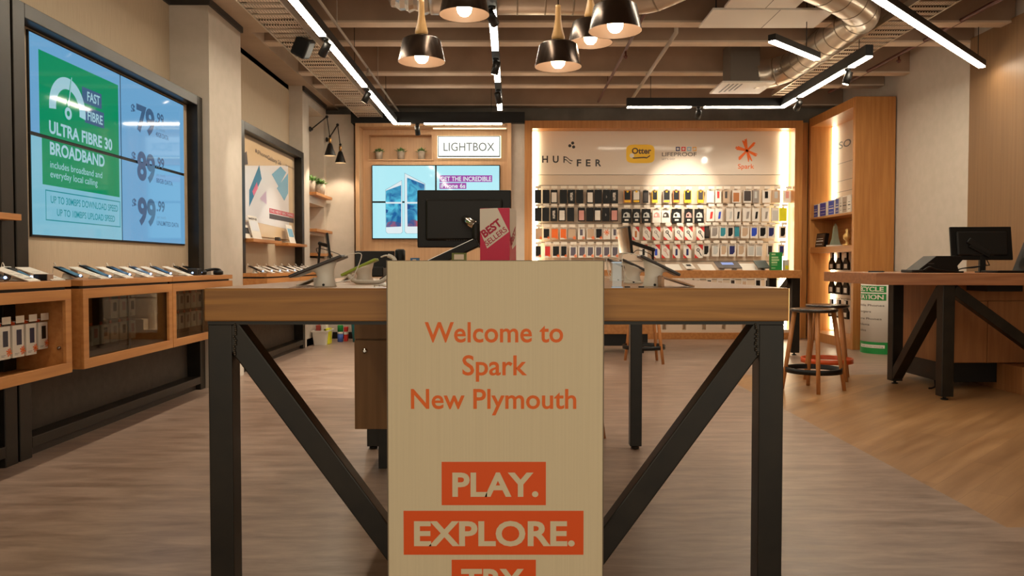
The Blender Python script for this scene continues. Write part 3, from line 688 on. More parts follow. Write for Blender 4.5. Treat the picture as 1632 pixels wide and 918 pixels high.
def pack(x0, x1, z0, z1, Yf, design, body, win, label, group, name='case_pack', fr=None, star=False):
    m = MB(); Fp = front(Yf); mats = [PC[body], PC[win], ORANGE, PC['w'], RED, PC['y'], BLACKP]
    w, h = x1 - x0, z1 - z0
    m.box(x0, x1, Yf, Yf + .028, z0, z1 - .0)
    m.box(x0 + w * .38, x1 - w * .38, Yf + .012, Yf + .016, z1, z1 + .02, 3)
    n = .0012
    if design == 'W': m.rect(x0 + w * .12, x1 - w * .12, z0 + h * .08, z1 - h * .2, Fp, n, 1)
    elif design == 'T':
        m.text('HUFFER', Fp, n, x0 + w * .5 - h * .3, x0 + w * .5 + h * .3, z0 + h * .42, z0 + h * .42 + w * .34, 1, .03, math.pi / 2)
    elif design == 'X':
        m.rect(x0 + w * .14, x1 - w * .14, z0 + h * .08, z1 - h * .2, Fp, n, 6); m.rect(x0 + w * .42, x0 + w * .58, z0 + h * .45, z0 + h * .5, Fp, n + .0005, 1); m.rect(x0 + w * .44, x0 + w * .5, z0 + h * .38, z0 + h * .58, Fp, n + .0006, 1)
    elif design == 'Y':
        m.rect(x0 + w * .1, x1 - w * .1, z0 + h * .25, z1 - h * .05, Fp, n, 1); m.rect(x0 + w * .1, x1 - w * .1, z0 + h * .05, z0 + h * .2, Fp, n, 5); m.disc(x0 + w * .5, z1 - h * .08, w * .16, Fp, n + .0005, 5, 12)
    elif design == 'H':
        m.flat([(x0 + w * .12, z0 + h * .38), (x1 - w * .12, z0 + h * .38), (x1 - w * .22, z0 + h * .68), (x0 + w * .5, z0 + h * .78), (x0 + w * .22, z0 + h * .68)], Fp, n, 1)
        m.rect(x0 + w * .3, x1 - w * .3, z0 + h * .14, z0 + h * .26, Fp, n, 3); m.disc(x0 + w * .4, z0 + h * .55, w * .14, Fp, n + .0005, 0, 10)
    elif design == 'D':
        m.flat([(x0 + w * .35, z1), (x1, z1 - h * .42), (x1, z1)], Fp, n, 4); m.flat([(x0, z0), (x0 + w * .5, z0), (x0, z0 + h * .3)], Fp, n, 4)
        m.rect(x0 + w * .36, x0 + w * .66, z0 + h * .2, z0 + h * .68, Fp, n + .0005, 1)
    elif design == 'E':
        m.flat([(x0 + w * .35, z1), (x1, z1 - h * .42), (x1, z1)], Fp, n, 4); m.flat([(x0, z0), (x0 + w * .5, z0), (x0, z0 + h * .3)], Fp, n, 4)
        m.disc(x0 + w * .42, z0 + h * .6, w * .2, Fp, n + .0005, 1, 12, w * .1); m.flat([(x0 + w * .45, z0 + h * .5), (x0 + w * .8, z0 + h * .15), (x0 + w * .86, z0 + h * .2), (x0 + w * .52, z0 + h * .55)], Fp, n + .0006, 1)
    elif design == 'P':
        m.flat([(x0 + w * .42, z0 + h * .16), (x0 + w * .72, z0 + h * .2), (x0 + w * .84, z0 + h * .72), (x0 + w * .52, z0 + h * .7)], Fp, n, 1)
    elif design == 'C':
        m.flat([(x0 + w * .16, z0 + h * .16), (x0 + w * .6, z0 + h * .16), (x1 - w * .16, z0 + h * .36), (x1 - w * .16, z1 - h * .14), (x0 + w * .16, z1 - h * .14)], Fp, n, 1)
    elif design == 'N': m.rect(x0 + w * .3, x1 - w * .3, z0 + h * .36, z1 - h * .1, Fp, n, 1)
    elif design == 'O': m.star(x0 + w * .5, z0 + h * .62, w * .44, Fp, n, 2, 7)
    elif design == 'B': m.rect(x0 + w * .08, x1 - w * .08, z0 + h * .14, z1 - h * .06, Fp, n, 1)
    if star: m.star(x1 - w * .2, z0 + h * .14, w * .24, Fp, n + .001, 2, 7, .6, .2)
    return m.build(name, mats, None, (x0 + w / 2, Yf + .014, z0), **tg(label, 'pack', group))
def crow(ox, oy, sc, spans, yt, yb, designs, block, rowname, words, star=False):
    for k, ((a, b), ds) in enumerate(zip(spans, designs)):
        p0 = at(ox + a / sc, oy + yb / sc, PACKY); p1 = at(ox + b / sc, oy + yt / sc, PACKY)
        body, win = ds[1], ds[2]
        what = '%s %s%s' % (WORD.get(body, 'clear'), words, '' if ds[0] == 'K' or win == body else ' showing %s' % WORD.get(win, 'clear'))
        lab = '%s, %s from left in %s of %s block' % (what, ORD[k], rowname, block)
        pack(p0.x, p1.x, p0.z, p1.z, PACKY, ds[0], body, win, lab, 'packs in the %s block of the display wall' % block, star=star and ds[0] != 'O')
        HOOKS.append(((p0.x + p1.x) / 2, p1.z))
HOOKS = []
S = 10.2
crow(840, 285, S, [(125, 230), (255, 365), (385, 495), (535, 650), (665, 780), (800, 915), (970, 1080), (1100, 1215), (1235, 1350), (1356, 1480)], 178, 398, 'Kkk Kkd Wkw Kkk Tkw Kkd Wkw Kkd Xkg Tkw'.split(), 'left', 'top row', 'case pack')
crow(840, 285, S, [(125, 235), (248, 360), (380, 492), (512, 625), (655, 765), (830, 940), (965, 1080), (1090, 1205), (1222, 1340), (1360, 1478)], 470, 690, 'Kkd Kkd Tkw Wkw Kkk Wkp Kkd Wkw Xkg Wkp'.split(), 'left', 'second row', 'case pack')
crow(840, 355, S, [(135, 245), (262, 370), (390, 510), (535, 645), (660, 800), (825, 940), (970, 1100), (1112, 1225), (1240, 1355), (1370, 1480)], 90, 270, 'Baa Bwk Bao Bwo Bga Nwu Bwa Bwk Oww Nwu'.split(), 'left', 'third row', 'boxed case', True)
crow(840, 355, S, [(135, 230), (285, 385), (410, 530), (545, 650), (690, 810), (830, 960), (968, 1090), (1105, 1225), (1235, 1355), (1370, 1490)], 372, 566, 'Bwk Bwr Bwk Bwk Cwu Cwu Cwu Cwu Cwu Cwu'.split(), 'left', 'fourth row', 'boxed case', True)
crow(980, 285, S, [(145, 265), (290, 410), (460, 545), (605, 695), (785, 900), (945, 1055), (1130, 1245), (1345, 1445)], 190, 390, 'Yek Ydw Wkd Yyk Ygk Yek Yyk Yyd'.split(), 'middle', 'top row', 'case pack')
crow(980, 285, S, [(110, 270), (290, 415), (440, 585), (610, 750), (760, 900), (925, 1085), (1135, 1265), (1300, 1445)], 490, 715, 'Hks Hks Hks Hwp Hwd Hkw Hkp Hks'.split(), 'middle', 'second row', 'headphone pack')
crow(980, 355, S, [(115, 215), (285, 395), (455, 580), (610, 740), (790, 930), (975, 1110), (1135, 1265), (1325, 1455)], 65, 280, 'Dwk Dwe Ewg Ewg Ewk Ewu Ewk Ewk'.split(), 'middle', 'third row', 'cable pack')
crow(980, 355, S, [(400, 530), (600, 735), (760, 890), (940, 1060), (1115, 1240), (1295, 1430)], 355, 575, 'Dwk Dwb Ewp Dwn Dwn Ewk'.split(), 'middle', 'fourth row', 'charger pack')
crow(1120, 285, S, [(65, 185), (205, 300), (330, 430), (480, 610), (660, 795), (810, 915), (970, 1100), (1125, 1260), (1310, 1440)], 185, 390, 'Bww Nwr Nad Wwe Bwd Ngs Nwk Nas Nwp'.split(), 'right', 'top row', 'case pack')
crow(1120, 285, S, [(60, 190), (200, 320), (380, 500), (510, 620), (650, 780), (800, 920), (960, 1080), (1120, 1240), (1250, 1370)], 470, 690, 'Pwr Pwb Pws Pwk Pwg Pwk Pwg Wws Wll'.split(), 'right', 'second row', 'case pack')
crow(1120, 355, S, [(30, 110), (130, 260), (270, 390), (395, 506), (512, 600), (620, 755), (775, 900), (915, 1040), (1055, 1175), (1250, 1355)], 55, 250, 'Bkd Cwg Cwt Cwk Bgt Cwa Cwb Cwk Cwn Cwk'.split(), 'right', 'third row', 'case box')
crow(1120, 355, S, [(5, 110), (150, 265), (285, 400), (415, 540), (565, 690), (725, 845), (860, 970), (1045, 1145), (1235, 1330)], 350, 545, 'Cwk Cws Cwa Cwn Cwa Wws Wws Cwd Cwn'.split(), 'right', 'fourth row', 'case box')
# low rows seen under the back table
crow(1080, 430, 7.06, [(5, 75), (85, 165), (190, 250), (325, 385), (445, 510), (590, 650), (720, 780), (870, 940), (980, 1050)], 95, 265, 'Cwk Cwn Cwu Cwk Wwa Cwd Wwa Cwk Cwk'.split(), 'lower', 'low row', 'case box')
hooks = HOOKS[:100]; rest = HOOKS[100:]
TAG = mat('price_tag', (236, 224, 206), .5)
def hook_geo(m, x, z):
    zz = z + .018
    m.tube([(x, PY, zz), (x, PACKY - .05, zz)], .0035, 5, 0); 
    return zz
for x, z in hooks:
    m = MB(); zz = hook_geo(m, x, z); h = m.build('peg_hook', CHROME, t)
    k = MB(); k.box(x - .045, x + .045, PACKY - .054, PACKY - .05, zz - .002, zz + .036); k.build('price_tag', TAG, h)
if rest:
    m = MB()
    for x, z in rest:
        zz = hook_geo(m, x, z); m.box(x - .045, x + .045, PACKY - .054, PACKY - .05, zz - .002, zz + .036, 1)
    o = m.build('peg_hook', [CHROME, TAG], t); o['kind'] = 'stuff'

# ================================================================ TALL CABINET at right of the display
CX0, CX1, CY0, CY1, CZ = 4.5, 5.03, 10.34, 11.95, 3.33
t = thing('tall_cabinet', 'tall oak cabinet with lit shelves at right of display wall', 'cabinet', (4.75, 11.1, 0))
MB().box(CX0, CX1, CY0, CY0 + .07, 0, CZ).build('side_panel', OAKV, t, bevel=.003)
m = MB(); m.box(CX0, CX1, CY1 - .08, CY1, 0, CZ); m.box(CX0, CX1, CY0 + .07, CY1 - .08, CZ - .13, CZ); m.box(CX0, CX1, CY0 + .07, CY1 - .08, 0, .13)
m.build('frame', OAKV, t, bevel=.003)
MB().box(4.87, CX1, CY0 + .07, CY1 - .08, .13, CZ - .13).build('back_panel', PANEL, t)
for z, th, nm in ((1.83, .03, 'shelf'), (1.385, .085, 'shelf')):
    MB().box(CX0 + .01, 4.87, CY0 + .07, CY1 - .08, z - th, z).build(nm, OAKC, t, bevel=.002)
MB().box(4.855, 4.87, CY0 + .07, CY1 - .08, 1.385, 1.80).build('inner_panel', OAKC, t)
MB().box(4.82, 4.866, CY1 - .13, CY1 - .085, 1.85, CZ - .14).build('glow_strip', STRIPM, t)
MB().box(4.82, 4.866, CY1 - .13, CY1 - .085, .15, 1.28).build('glow_strip', STRIPM, t)
P = rightw(4.869)
q0, q1 = atx(1337, 238, 4.869), atx(1356.5, 220, 4.869)
m = MB().text('SO', P, .001, -q0.y, -q1.y, q0.z, q1.z, 0, .012)
for z in (2.62, 2.36, 2.2): m.rect(-11.85, -10.5, z, z + .008, P, .001, 1)
m.build('lettering', [INK, mat('slat_line', (120, 110, 100), .5)], t)
P2 = mat('blue_cover', (40, 60, 150), .35)
def carton(y0, y1, x0, x1, z, h, mats, label, grp, lean=0.):
    m = MB(); R = Fr((x0, 0, z), (0, -1, 0), (lean, 0, math.sqrt(1 - lean * lean)))
    m.prism([(-y1, 0), (-y0, 0), (-y0, h), (-y1, h)], R, -(x1 - x0), 0, 0)
    w = y1 - y0
    m.rect(-y1 + w * .08, -y0 - w * .08, h * .06, h * .94, R, .001, 1); m.rect(-y1 + w * .15, -y0 - w * .15, h * .42, h * .48, R, .002, 2); m.rect(-y1 + w * .2, -y0 - w * .2, h * .6, h * .63, R, .002, 2); m.rect(-y1 + w * .2, -y0 - w * .2, h * .2, h * .23, R, .002, 2)
    return m.build('carton', mats, None, (x0, y0, z), **tg(label, 'box', grp))
for k, (pa, pb, mm, lb) in enumerate(((1294, 1304, P2, 'dark blue carton on the upper cabinet shelf, farthest from the camera'), (1306, 1317, mat('violet_cover', (56, 58, 160), .35), 'violet blue carton on upper cabinet shelf, second from the far end'), (1319.5, 1330, BLUE, 'bright blue carton on upper cabinet shelf, third from the far end'), (1331, 1337, P2, 'narrow blue carton on upper cabinet shelf beside the white books'))):
    ya, yb = atx(pb, 340, 4.56).y, atx(pa, 340, 4.56).y
    carton(ya, yb, 4.56, 4.66, 1.83, .20 + .01 * k, [CARD, mm, CARD], lb, 'cartons on the upper cabinet shelf')
for k, (pa, pb, lb) in enumerate(((1338.5, 1341.5, 'thin white book leaning beside blue cartons on cabinet shelf'), (1342, 1350, 'white book with dark pictures on the upper cabinet shelf'), (1350.5, 1356, 'white book nearest the cabinet side on upper shelf'))):
    ya, yb = atx(pb, 340, 4.56).y, atx(pa, 340, 4.56).y
    carton(ya, yb, 4.56, 4.64, 1.83, .24, [CARD, CARD if k != 1 else mat('picture_grey', (160, 140, 126), .4), INK], lb, 'cartons on the upper cabinet shelf')
ya, yb = atx(1313, 380, 4.58).y, atx(1297, 380, 4.58).y
carton(ya, yb, 4.58, 4.63, 1.385, .21, [BLACKP, mat('plaque_black', (34, 28, 26), .2), CARD], 'black plaque with pale writing on the middle cabinet shelf', None, .15)
q = atx(1331, 392, 4.65); t2 = thing('trophy', 'clear glass obelisk trophy on the middle cabinet shelf', 'trophy', (4.65, q.y, 1.385))
GT = mat('trophy_glass', (150, 160, 140), .08, spec=.8)
m = MB()
a = .046
vs = [(4.65 + dx * r, q.y + dy * r, 1.41 + z) for r, z in ((a * 1.25, 0), (a * .8, .09), (a * .5, .26), (.002, .31)) for dx, dy in ((-1, -1), (1, -1), (1, 1), (-1, 1))]
m.add(vs, [(i * 4 + k, i * 4 + (k + 1) % 4, i * 4 + 4 + (k + 1) % 4, i * 4 + 4 + k) for i in range(3) for k in range(4)] + [(3, 2, 1, 0)])
m.build('obelisk', GT, t2)
MB().box(4.56, 4.74, q.y - .10, q.y + .10, 1.385, 1.41).build('base', WHITE, t2, bevel=.003)
q = atx(1350, 392, 4.6); t2 = thing('trophy', 'small gold and white figurine trophy at the near shelf end', 'trophy', (4.6, q.y, 1.385))
MB().lathe([(.001, 0), (.06, 0), (.06, .02), (.02, .03), (.02, .07), (.05, .1), (.055, .14), (.03, .17), (.02, .19), (.03, .22), (.001, .24)], 16, (4.6, q.y, 1.385)).build('figure', mat('gold', (216, 176, 110), .3, .6), t2)
# black cable packs hanging in the lower part
P2y = [(1320, 1328), (1331, 1340), (1342.5, 1351)]
for r, (zt, zb_) in enumerate(((.99, .70), (1.30, 1.05), (.62, .36))):
    for k, (pa, pb) in enumerate(P2y):
        X = 4.70; ya, yb = atx(pb, 470, X).y, atx(pa, 470, X).y
        m = MB(); R = rightw(X); w = yb - ya; h = zt - zb_
        m.prism([(-yb, zb_), (-ya, zb_), (-ya, zb_ + h * .4), (-ya - w * .3, zb_ + h * .62), (-ya - w * .3, zt), (-yb + w * .3, zt), (-yb + w * .3, zb_ + h * .62), (-yb, zb_ + h * .4)], R, -.03, 0, 0)
        m.rect(-yb + w * .25, -ya - w * .2, zb_ + h * .1, zb_ + h * .34, R, .001, 1); m.rect(-yb + w * .3, -ya - w * .3, zt - h * .3, zt - h * .02, R, .001, 1)
        m.tube([(X + .015, (ya + yb) / 2, zt + .01), (4.87, (ya + yb) / 2, zt + .01)], .004, 5, 2)
        m.build('cable_pack', [BLACKP, CARD, CHROME], None, (X, ya, zb_), **tg('black bottle shaped pack, %s column from far end, %s row of tall cabinet' % (ORD[k], ('middle', 'upper', 'lower')[r]), 'pack', 'black packs in the tall cabinet'))
MB().box(DX1, CX0, 11.98, 12.28, 0, DZ).build('trim_3', OAKV, **st('oak filler strip between display wall and tall cabinet', 'trim'))
# ================================================================ FRONT TABLE AND WELCOME SIGN
TY0, TY1 = 2.25, 4.84
ZT = at(800, 460, TY0).z; ZU = at(800, 512, TY0).z
TX0, TX1 = at(325, 460, TY0).x, at(1258, 460, TY0).x
t = thing('display_table', 'large oak topped table on black steel legs behind the welcome sign', 'table', ((TX0 + TX1) / 2, 3.5, 0))
m = MB().box(TX0, TX1, TY0, TY1, ZU, ZT)
m.build('tabletop', OAK, t, bevel=.003)
MB().box(TX0 + .002, TX1 - .002, TY0 + .002, TY1 - .002, ZT, ZT + .0012).build('top_veneer', OAKTOP, t)
m = MB(); zr = ZU - .011; ly = TY0 + .02
lxl0, lxl1 = at(332, 600, ly).x, at(370, 600, ly).x; lxr0, lxr1 = at(1210, 600, ly).x, at(1249, 600, ly).x
lw = lxl1 - lxl0
m.box(lxl0, lxr1, ly, ly + .06, zr, ZU); m.box(lxl0, lxl1, ly + .06, TY1 - .08, zr, ZU); m.box(lxr0, lxr1, ly + .06, TY1 - .08, zr, ZU); m.box(lxl0, lxr1, TY1 - .08, TY1 - .02, zr, ZU)
m.build('steel_frame', STEEL, t)
lyb = TY1 - .10
for x0, x1, y in ((lxl0, lxl1, ly), (lxr0, lxr1, ly), (lxl0, lxl1, lyb), (lxr0, lxr1, lyb)):
    m = MB().box(x0, x1, y, y + lw, .02, zr); m.lathe([(.022, 0), (.026, .004), (.026, .012), (.012, .02)], 14, ((x0 + x1) / 2, y + lw / 2, 0))
    m.build('leg', STEEL, t, bevel=.004)
for (p, q) in (((369, 517), (756, 1041)), ((1214, 517), (830, 1041))):
    a, b = at(*p, ly + lw / 2), at(*q, ly + lw / 2)
    a.z = min(a.z, zr - .01); d = (b - a); b = a + d * ((a.z - .03) / -d.z) 
    MB().bar(a, b, lw * .97, .064, 0, (0, 1, 0)).build('brace', STEEL, t, bevel=.004)
m = MB()                                                               # weld beads at the top corners
random.seed(5)
for px0, sgn in ((374, 1), (1206, -1)):
    for k in range(16):
        q = at(px0 + random.uniform(-2, 2), 517 + k * 3.2, ly - .001); m.ball(q, .0035, 0, 4)
m.build('weld', mat('weld', (84, 76, 66), .35, .6), t)
# drawer pedestal under the far left of the table
pX0 = at(565, 600, 4.2).x; pz0 = at(565, 684, 4.2).z; pz1 = ZU - .012
t = thing('drawer_pedestal', 'brown timber drawer unit hung under the table beside the welcome sign', 'drawers', (pX0 + .25, 4.4, pz0))
zs = at(565, 541, 4.2).z
MB().box(pX0, pX0 + .50, 4.222, 4.70, pz0, pz1).build('carcass', DARKOAK, t)
for a, b in ((pz0, zs - .004), (zs + .004, pz1)):
    q = MB().box(pX0, pX0 + .50, 4.2, 4.22, a, b).build('drawer', DARKOAK, t, bevel=.002)
    if a == pz0: MB().lathe([(.014, 0), (.014, .006), (.007, .007), (.007, .014)], 14, (at(581.7, 559, 4.2).x, 4.2, at(581, 559, 4.2).z), 0, axis=(0, -1, 0)).build('lock', CHROME, q)
fx = at(603, 700, 4.3).x
MB().box(fx, fx + .05, 4.30, 4.35, 0.0, pz0).build('foot', STEEL, t)
# welcome sign
SY = 2.17
x0, x1, zt = at(618, 600, SY).x, at(961, 600, SY).x, at(790, 416, SY).z
t = thing('welcome_sign', 'tall cream sign board with orange welcome lettering in front of the table', 'sign', ((x0 + x1) / 2, SY, 0))
MB().box(x0, x1, SY, SY + .03, 0, zt).build('board', [CREAM], t, bevel=.002)
m = MB(); m.box(x0 - .003, x0, SY + .002, SY + .03, 0, zt + .002); m.box(x1, x1 + .003, SY + .002, SY + .03, 0, zt + .002); m.box(x0, x1, SY + .004, SY + .03, zt, zt + .002)  # thin board edge, darkened to paint in the shadow line beside it
m.build('shaded_edge', mat('sign_edge_shade', (120, 104, 84), .5), t)
P = front(SY - .0008)
def sp(px, py): q = at(px, py, SY); return (q.x, q.z)
def stext(txt, xa, xb, yt, yb, mi=0, bold=.0, n=.0):
    a, b = sp(xa, yb), sp(xb, yt); return MB().text(txt, P, n, a[0], b[0], a[1], b[1], 0, bold)
for txt, xa, xb, yt, yb in (('Welcome to', 677, 897.5, 514, 545), ('Spark', 737, 840, 567, 597.5), ('New Plymouth', 655, 918.5, 620.5, 651)):
    stext(txt, xa, xb, yt, yb, 0, .014).build('lettering', ORANGE, t)
LETC = mat('cream_print', (226, 210, 176), .55)
for txt, bx, tx in (('PLAY.', (704, 870, 736, 805), (721, 858, 754.5, 790)), ('EXPLORE.', (643.5, 930, 814, 884), (660, 916, 832, 868.5)), ('TRY.', (720, 854, 892, 962), (735, 842, 908, 945))):
    a, b = sp(bx[0], bx[3]), sp(bx[1], bx[2])
    q = MB().rect(a[0], b[0], a[1], b[1], P, 0).build('word_block', ORANGEB, t)
    stext(txt, tx[0], tx[1], tx[2], tx[3], 0, .03, .0008).build('lettering', LETC, q)

# ================================================================ THINGS ON THE FRONT TABLE
ZT2 = ZT + .0012
def stand_device(x, y, z0, dlen, dwid, dthk, tilt, top, sgn, label, group, dmat, smat_, cable=True, yaw=0.):
    """white flared stand; the device slopes down towards sgn * X"""
    t = thing('demo_device', label, 'demo device', (x, y, z0), yaw, group)
    vs, fs = [], []; n = 20
    prof = [(0, .034, 0), (.004, .033, 0), (top * .25, .029, 0), (top * .5, .026, 0), (top * .75, .029, .002), (top * .92, .038, .006), (top, .042, .008)]
    for i, (z, r, off) in enumerate(prof):
        sh = 0 if i < 3 else (z / top) ** 3 * math.tan(tilt)
        for k in range(n):
            a = 2 * math.pi * k / n; dx = r * math.cos(a)
            vs.append((sgn * off + dx, .85 * r * math.sin(a), z - sgn * dx * sh))
    for i in range(len(prof) - 1):
        for k in range(n): fs.append((i * n + k, i * n + (k + 1) % n, (i + 1) * n + (k + 1) % n, (i + 1) * n + k))
    fs.append(tuple(range(n))[::-1]); fs.append(tuple((len(prof) - 1) * n + k for k in range(n)))
    m = MB().add(vs, fs, 0, True); m.build('stand', WPLAST, t, local=True)
    MB().lathe([(.004, 0), (.004, .003)], 8, (0, -.0275, .006), 0, axis=(0, -1, 0)).build('socket', BLACK, t, local=True)
    R = Matrix.Rotation(sgn * tilt, 3, 'Y'); c = Vector((sgn * (dlen * .12), 0, top + dthk * .7))
    c.z -= dlen * .12 * math.sin(tilt)
    m = MB().obox(c, (dlen, dwid, dthk), R, 0)
    o = m.build('device', dmat, t, bevel=.003, local=True)
    m = MB().obox(c + R @ Vector((0, 0, dthk * .52)), (dlen * .86, dwid * .88, dthk * .06), R, 0); m.build('screen', smat_, o, local=True)
    if cable:
        e = c + R @ Vector((-sgn * dlen * .5, 0, 0))
        pts = [e, e + Vector((-sgn * .02, 0, .006)), e + Vector((-sgn * .05, .01, .004)), Vector((-sgn * .085, .012, top * .55)), Vector((-sgn * .07, .01, .02)), Vector((-sgn * .03, 0, .012))]
        MB().tube(smoothp(pts, 5), .0016, 6).build('cable', WPLAST, t, local=True)
    return t
def smoothp(pts, n):
    P_ = [Vector(p) for p in pts]; out = []
    for i in range(len(P_) - 1):
        p0, p1, p2, p3 = P_[max(i - 1, 0)], P_[i], P_[i + 1], P_[min(i + 2, len(P_) - 1)]
        for k in range(n):
            u = k / n; out.append(.5 * ((2 * p1) + (p2 - p0) * u + (2 * p0 - 5 * p1 + 4 * p2 - p3) * u * u + (3 * p1 - p0 - 3 * p2 + p3) * u ** 3))
    return out + [P_[-1]]
SCRD = mat('device_glass', (14, 16, 20), .08, spec=.6); DKDEV = mat('device_dark', (46, 38, 34), .35); GRNDEV = mat('device_green', (150, 170, 36), .35); SILDEV = mat('device_silver', (150, 136, 120), .3, .5)
def tpx(px, Y): return at(px, 440, Y).x
GT_ = 'demo devices on the front table'
stand_device(tpx(519, 2.42), 2.42, ZT2, .172, .10, .010, math.radians(21.5), .063, -1, 'dark tablet on white stand at the table left front', GT_, DKDEV, SCRD)
sd2 = stand_device(tpx(581, 2.80), 2.80, ZT2, .135, .07, .010, math.radians(25), .058, -1, 'green edged phone on white stand left of the welcome sign', GT_, GRNDEV, SCRD, False)
pts = smoothp([(.06, 0, .095), (.085, -.02, .10), (.115, -.05, .085), (.118, -.09, .05), (.085, -.14, .012), (.04, -.17, .009), (0, -.16, .012), (-.03, -.13, .03), (-.028, -.06, .03)], 16)
hel = []
for i, p in enumerate(pts):
    tt = (pts[min(i + 1, len(pts) - 1)] - pts[max(i - 1, 0)]).normalized(); s_ = tt.cross(Vector((0, 1, .3))).normalized(); u_ = tt.cross(s_)
    for j in range(6):
        a = 2 * math.pi * j / 6; w = .0062 if 18 < i < 110 else .0012
        nx = pts[min(i + 1, len(pts) - 1)]; hel.append(p.lerp(nx, j / 6) + (s_ * math.cos(a) + u_ * math.sin(a)) * w)
MB().tube(hel, .0020, 5).build('coil_cord', WPLAST, sd2, local=True)
stand_device(tpx(1041, 2.42), 2.42, ZT2, .135, .075, .009, math.radians(26), .066, 1, 'dark phone on white stand at the table right front', GT_, DKDEV, SCRD)
stand_device(tpx(1008, 2.85), 2.85, ZT2, .125, .07, .009, math.radians(25), .060, 1, 'brown phone on white stand behind the right front phone', GT_, DKDEV, SCRD)
stand_device(tpx(984, 3.25), 3.25, ZT2, .14, .08, .009, math.radians(25), .062, 1, 'phone on white stand, third from the right front corner', GT_, DKDEV, SCRD)
stand_device(tpx(1000, 3.75), 3.75, ZT2, .125, .07, .009, math.radians(25), .062, 1, 'phone on white stand at far right of the front table', GT_, SILDEV, SCRD)
def info_plate(x0, x1, y0, y1, za, zb, label, mt=None, fr_=None):
    m = MB(); th = .004
    vs = [(x0, y0, za), (x1, y0, zb), (x1, y1, zb), (x0, y1, za)]
    vs += [(x, y, z - th) for x, y, z in vs]
    m.add(vs, [(0, 1, 2, 3), (7, 6, 5, 4), (0, 4, 5, 1), (1, 5, 6, 2), (2, 6, 7, 3), (3, 7, 4, 0)])
    hi = max((x0, za), (x1, zb), key=lambda q: q[1]); zb_ = min(za, zb) - th
    m.box(hi[0] - .004, hi[0] + .004, y0 + .005, y1 - .005, zb_, hi[1] - th)
    return m.build('info_plate', mt or OAKTOP, None, ((x0 + x1) / 2, y0, zb_), **tg(label, 'info plate', 'info plates on the tables'))
info_plate(tpx(1052, 2.38), tpx(1101, 2.38), 2.33, 2.45, ZT2 + .035, ZT2 + .005, 'wood look info plate sloping down at table right front')
info_plate(tpx(478, 2.5), tpx(506, 2.5), 2.46, 2.58, ZT2 + .005, ZT2 + .028, 'pale info plate sloping beside the left front tablet', CARD)
info_plate(tpx(548, 3.1), tpx(566, 3.1), 3.05, 3.17, ZT2 + .005, ZT2 + .04, 'white info plate behind the green edged phone', CARD)
t = thing('acrylic_holder', 'clear acrylic card holder at table edge right of the sign', 'card holder', (tpx(982, 2.31), 2.31, ZT2))
xa = tpx(975.5, 2.31); xb = tpx(990, 2.31)
MB().box(xa, xb, 2.30, 2.305, ZT2, ZT2 + .072).box(xa, xb, 2.305, 2.33, ZT2, ZT2 + .004).build('holder', ACRYL, t)
MB().box(xa, xb, 2.30, 2.33, ZT2 + .072, ZT2 + .076).build('lip', EDGE, t)
MB().box(xa - .003, xb + .002, 2.285, 2.30, ZT2, ZT2 + .003).build('foot', EDGE, t)
for k, (px, y, w) in enumerate(((1000, 2.31, .008), (1022, 2.31, .008))):
    MB().box(tpx(px, y) - w, tpx(px, y) + w, y - .003, y + .003, ZT2, ZT2 + .004).build('cable_clip', BLACK, None, (tpx(px, y), y, ZT2), **tg('tiny black cable clip on table edge, %s the acrylic holder' % ('nearer' if k == 0 else 'farther from'), 'clip'))
# magenta box
bx, by = at(765, 430, 3.0).x, 3.0
t = thing('promo_box', 'magenta best sellers promotional box standing behind the welcome sign', 'box', (bx, by, ZT2), -.20)
bw, bh, bd = .1155, at(790, 332, 3.0).z - ZT2, .13
MB().box(0, bw, 0, bd, 0, bh).build('carton', MAG, t, bevel=.002, local=True)
P = front(-.0006); s_ = .00242
def bp(cx, cy): return ((cx - 803) / 7.063 * s_, bh - (cy - 298) / 7.063 * s_)
m = MB(); pol = [bp(*q) for q in ((803, 304), (1003, 298), (1135, 560), (885, 745), (803, 545))]; m.flat(pol[::-1], P, 0, 0)
a = bp(845, 640); m.text('BEST', P, .001, a[0] + .006, a[0] + .092, a[1] + .001, a[1] + .029, 1, .04, math.radians(36), a)
a = bp(884, 720); m.text('SELLERS', P, .001, a[0], a[0] + .099, a[1], a[1] + .020, 1, .01, math.radians(36), a)
R = Fr((bw + .0006, 0, 0), (0, 1, 0), (0, 0, 1)); m.flat([(.0, bh - .001), (.0, bh * .72), (.05, bh * .45), (.125, bh * .52), (.125, bh - .001)][::1], R, 0, 0)
m.text('BEST', R, .001, .02, .12, bh * .58, bh * .58 + .03, 1, .04, math.radians(30))
m.build('label_print', [CARD, mat('magenta_ink', (176, 14, 60), .5)], t, local=True)
# monitor on an arm, back towards the camera
def monitor(name, c, w, h, label, rotz=0., tilt=0., group=None):
    t = thing(name, label, 'monitor', c, rotz, group)
    R = Matrix.Rotation(tilt, 3, 'X')
    q = MB().obox(R @ Vector((0, 0, 0)), (w, .022, h), R).build('casing', BLACKP, t, bevel=.006, local=True)
    MB().obox(R @ Vector((0, -.02, -.005)), (w * .82, .03, h * .72), R).build('rear_bulge', BLACK, t, bevel=.012, local=True)
    m = MB()
    for k in range(14): m.obox(R @ Vector((-w * .18 + k * w * .026, -.0355, -h * .37)), (.006, .002, .004), R)
    m.build('port', mat('port_grey', (70, 64, 58), .5), t, local=True)
    MB().obox(R @ Vector((0, .0115, 0)), (w * .95, .002, h * .92), R).build('screen', SCRD, t, local=True)
    return t
mc = at(740, 349, 4.32)
t = monitor('monitor', mc, .515, .315, 'black monitor seen from behind above the welcome sign')
def loc_(px, py, Y): return at(px, py, Y) - mc
m = MB(); v_ = loc_(744, 353, 4.24)
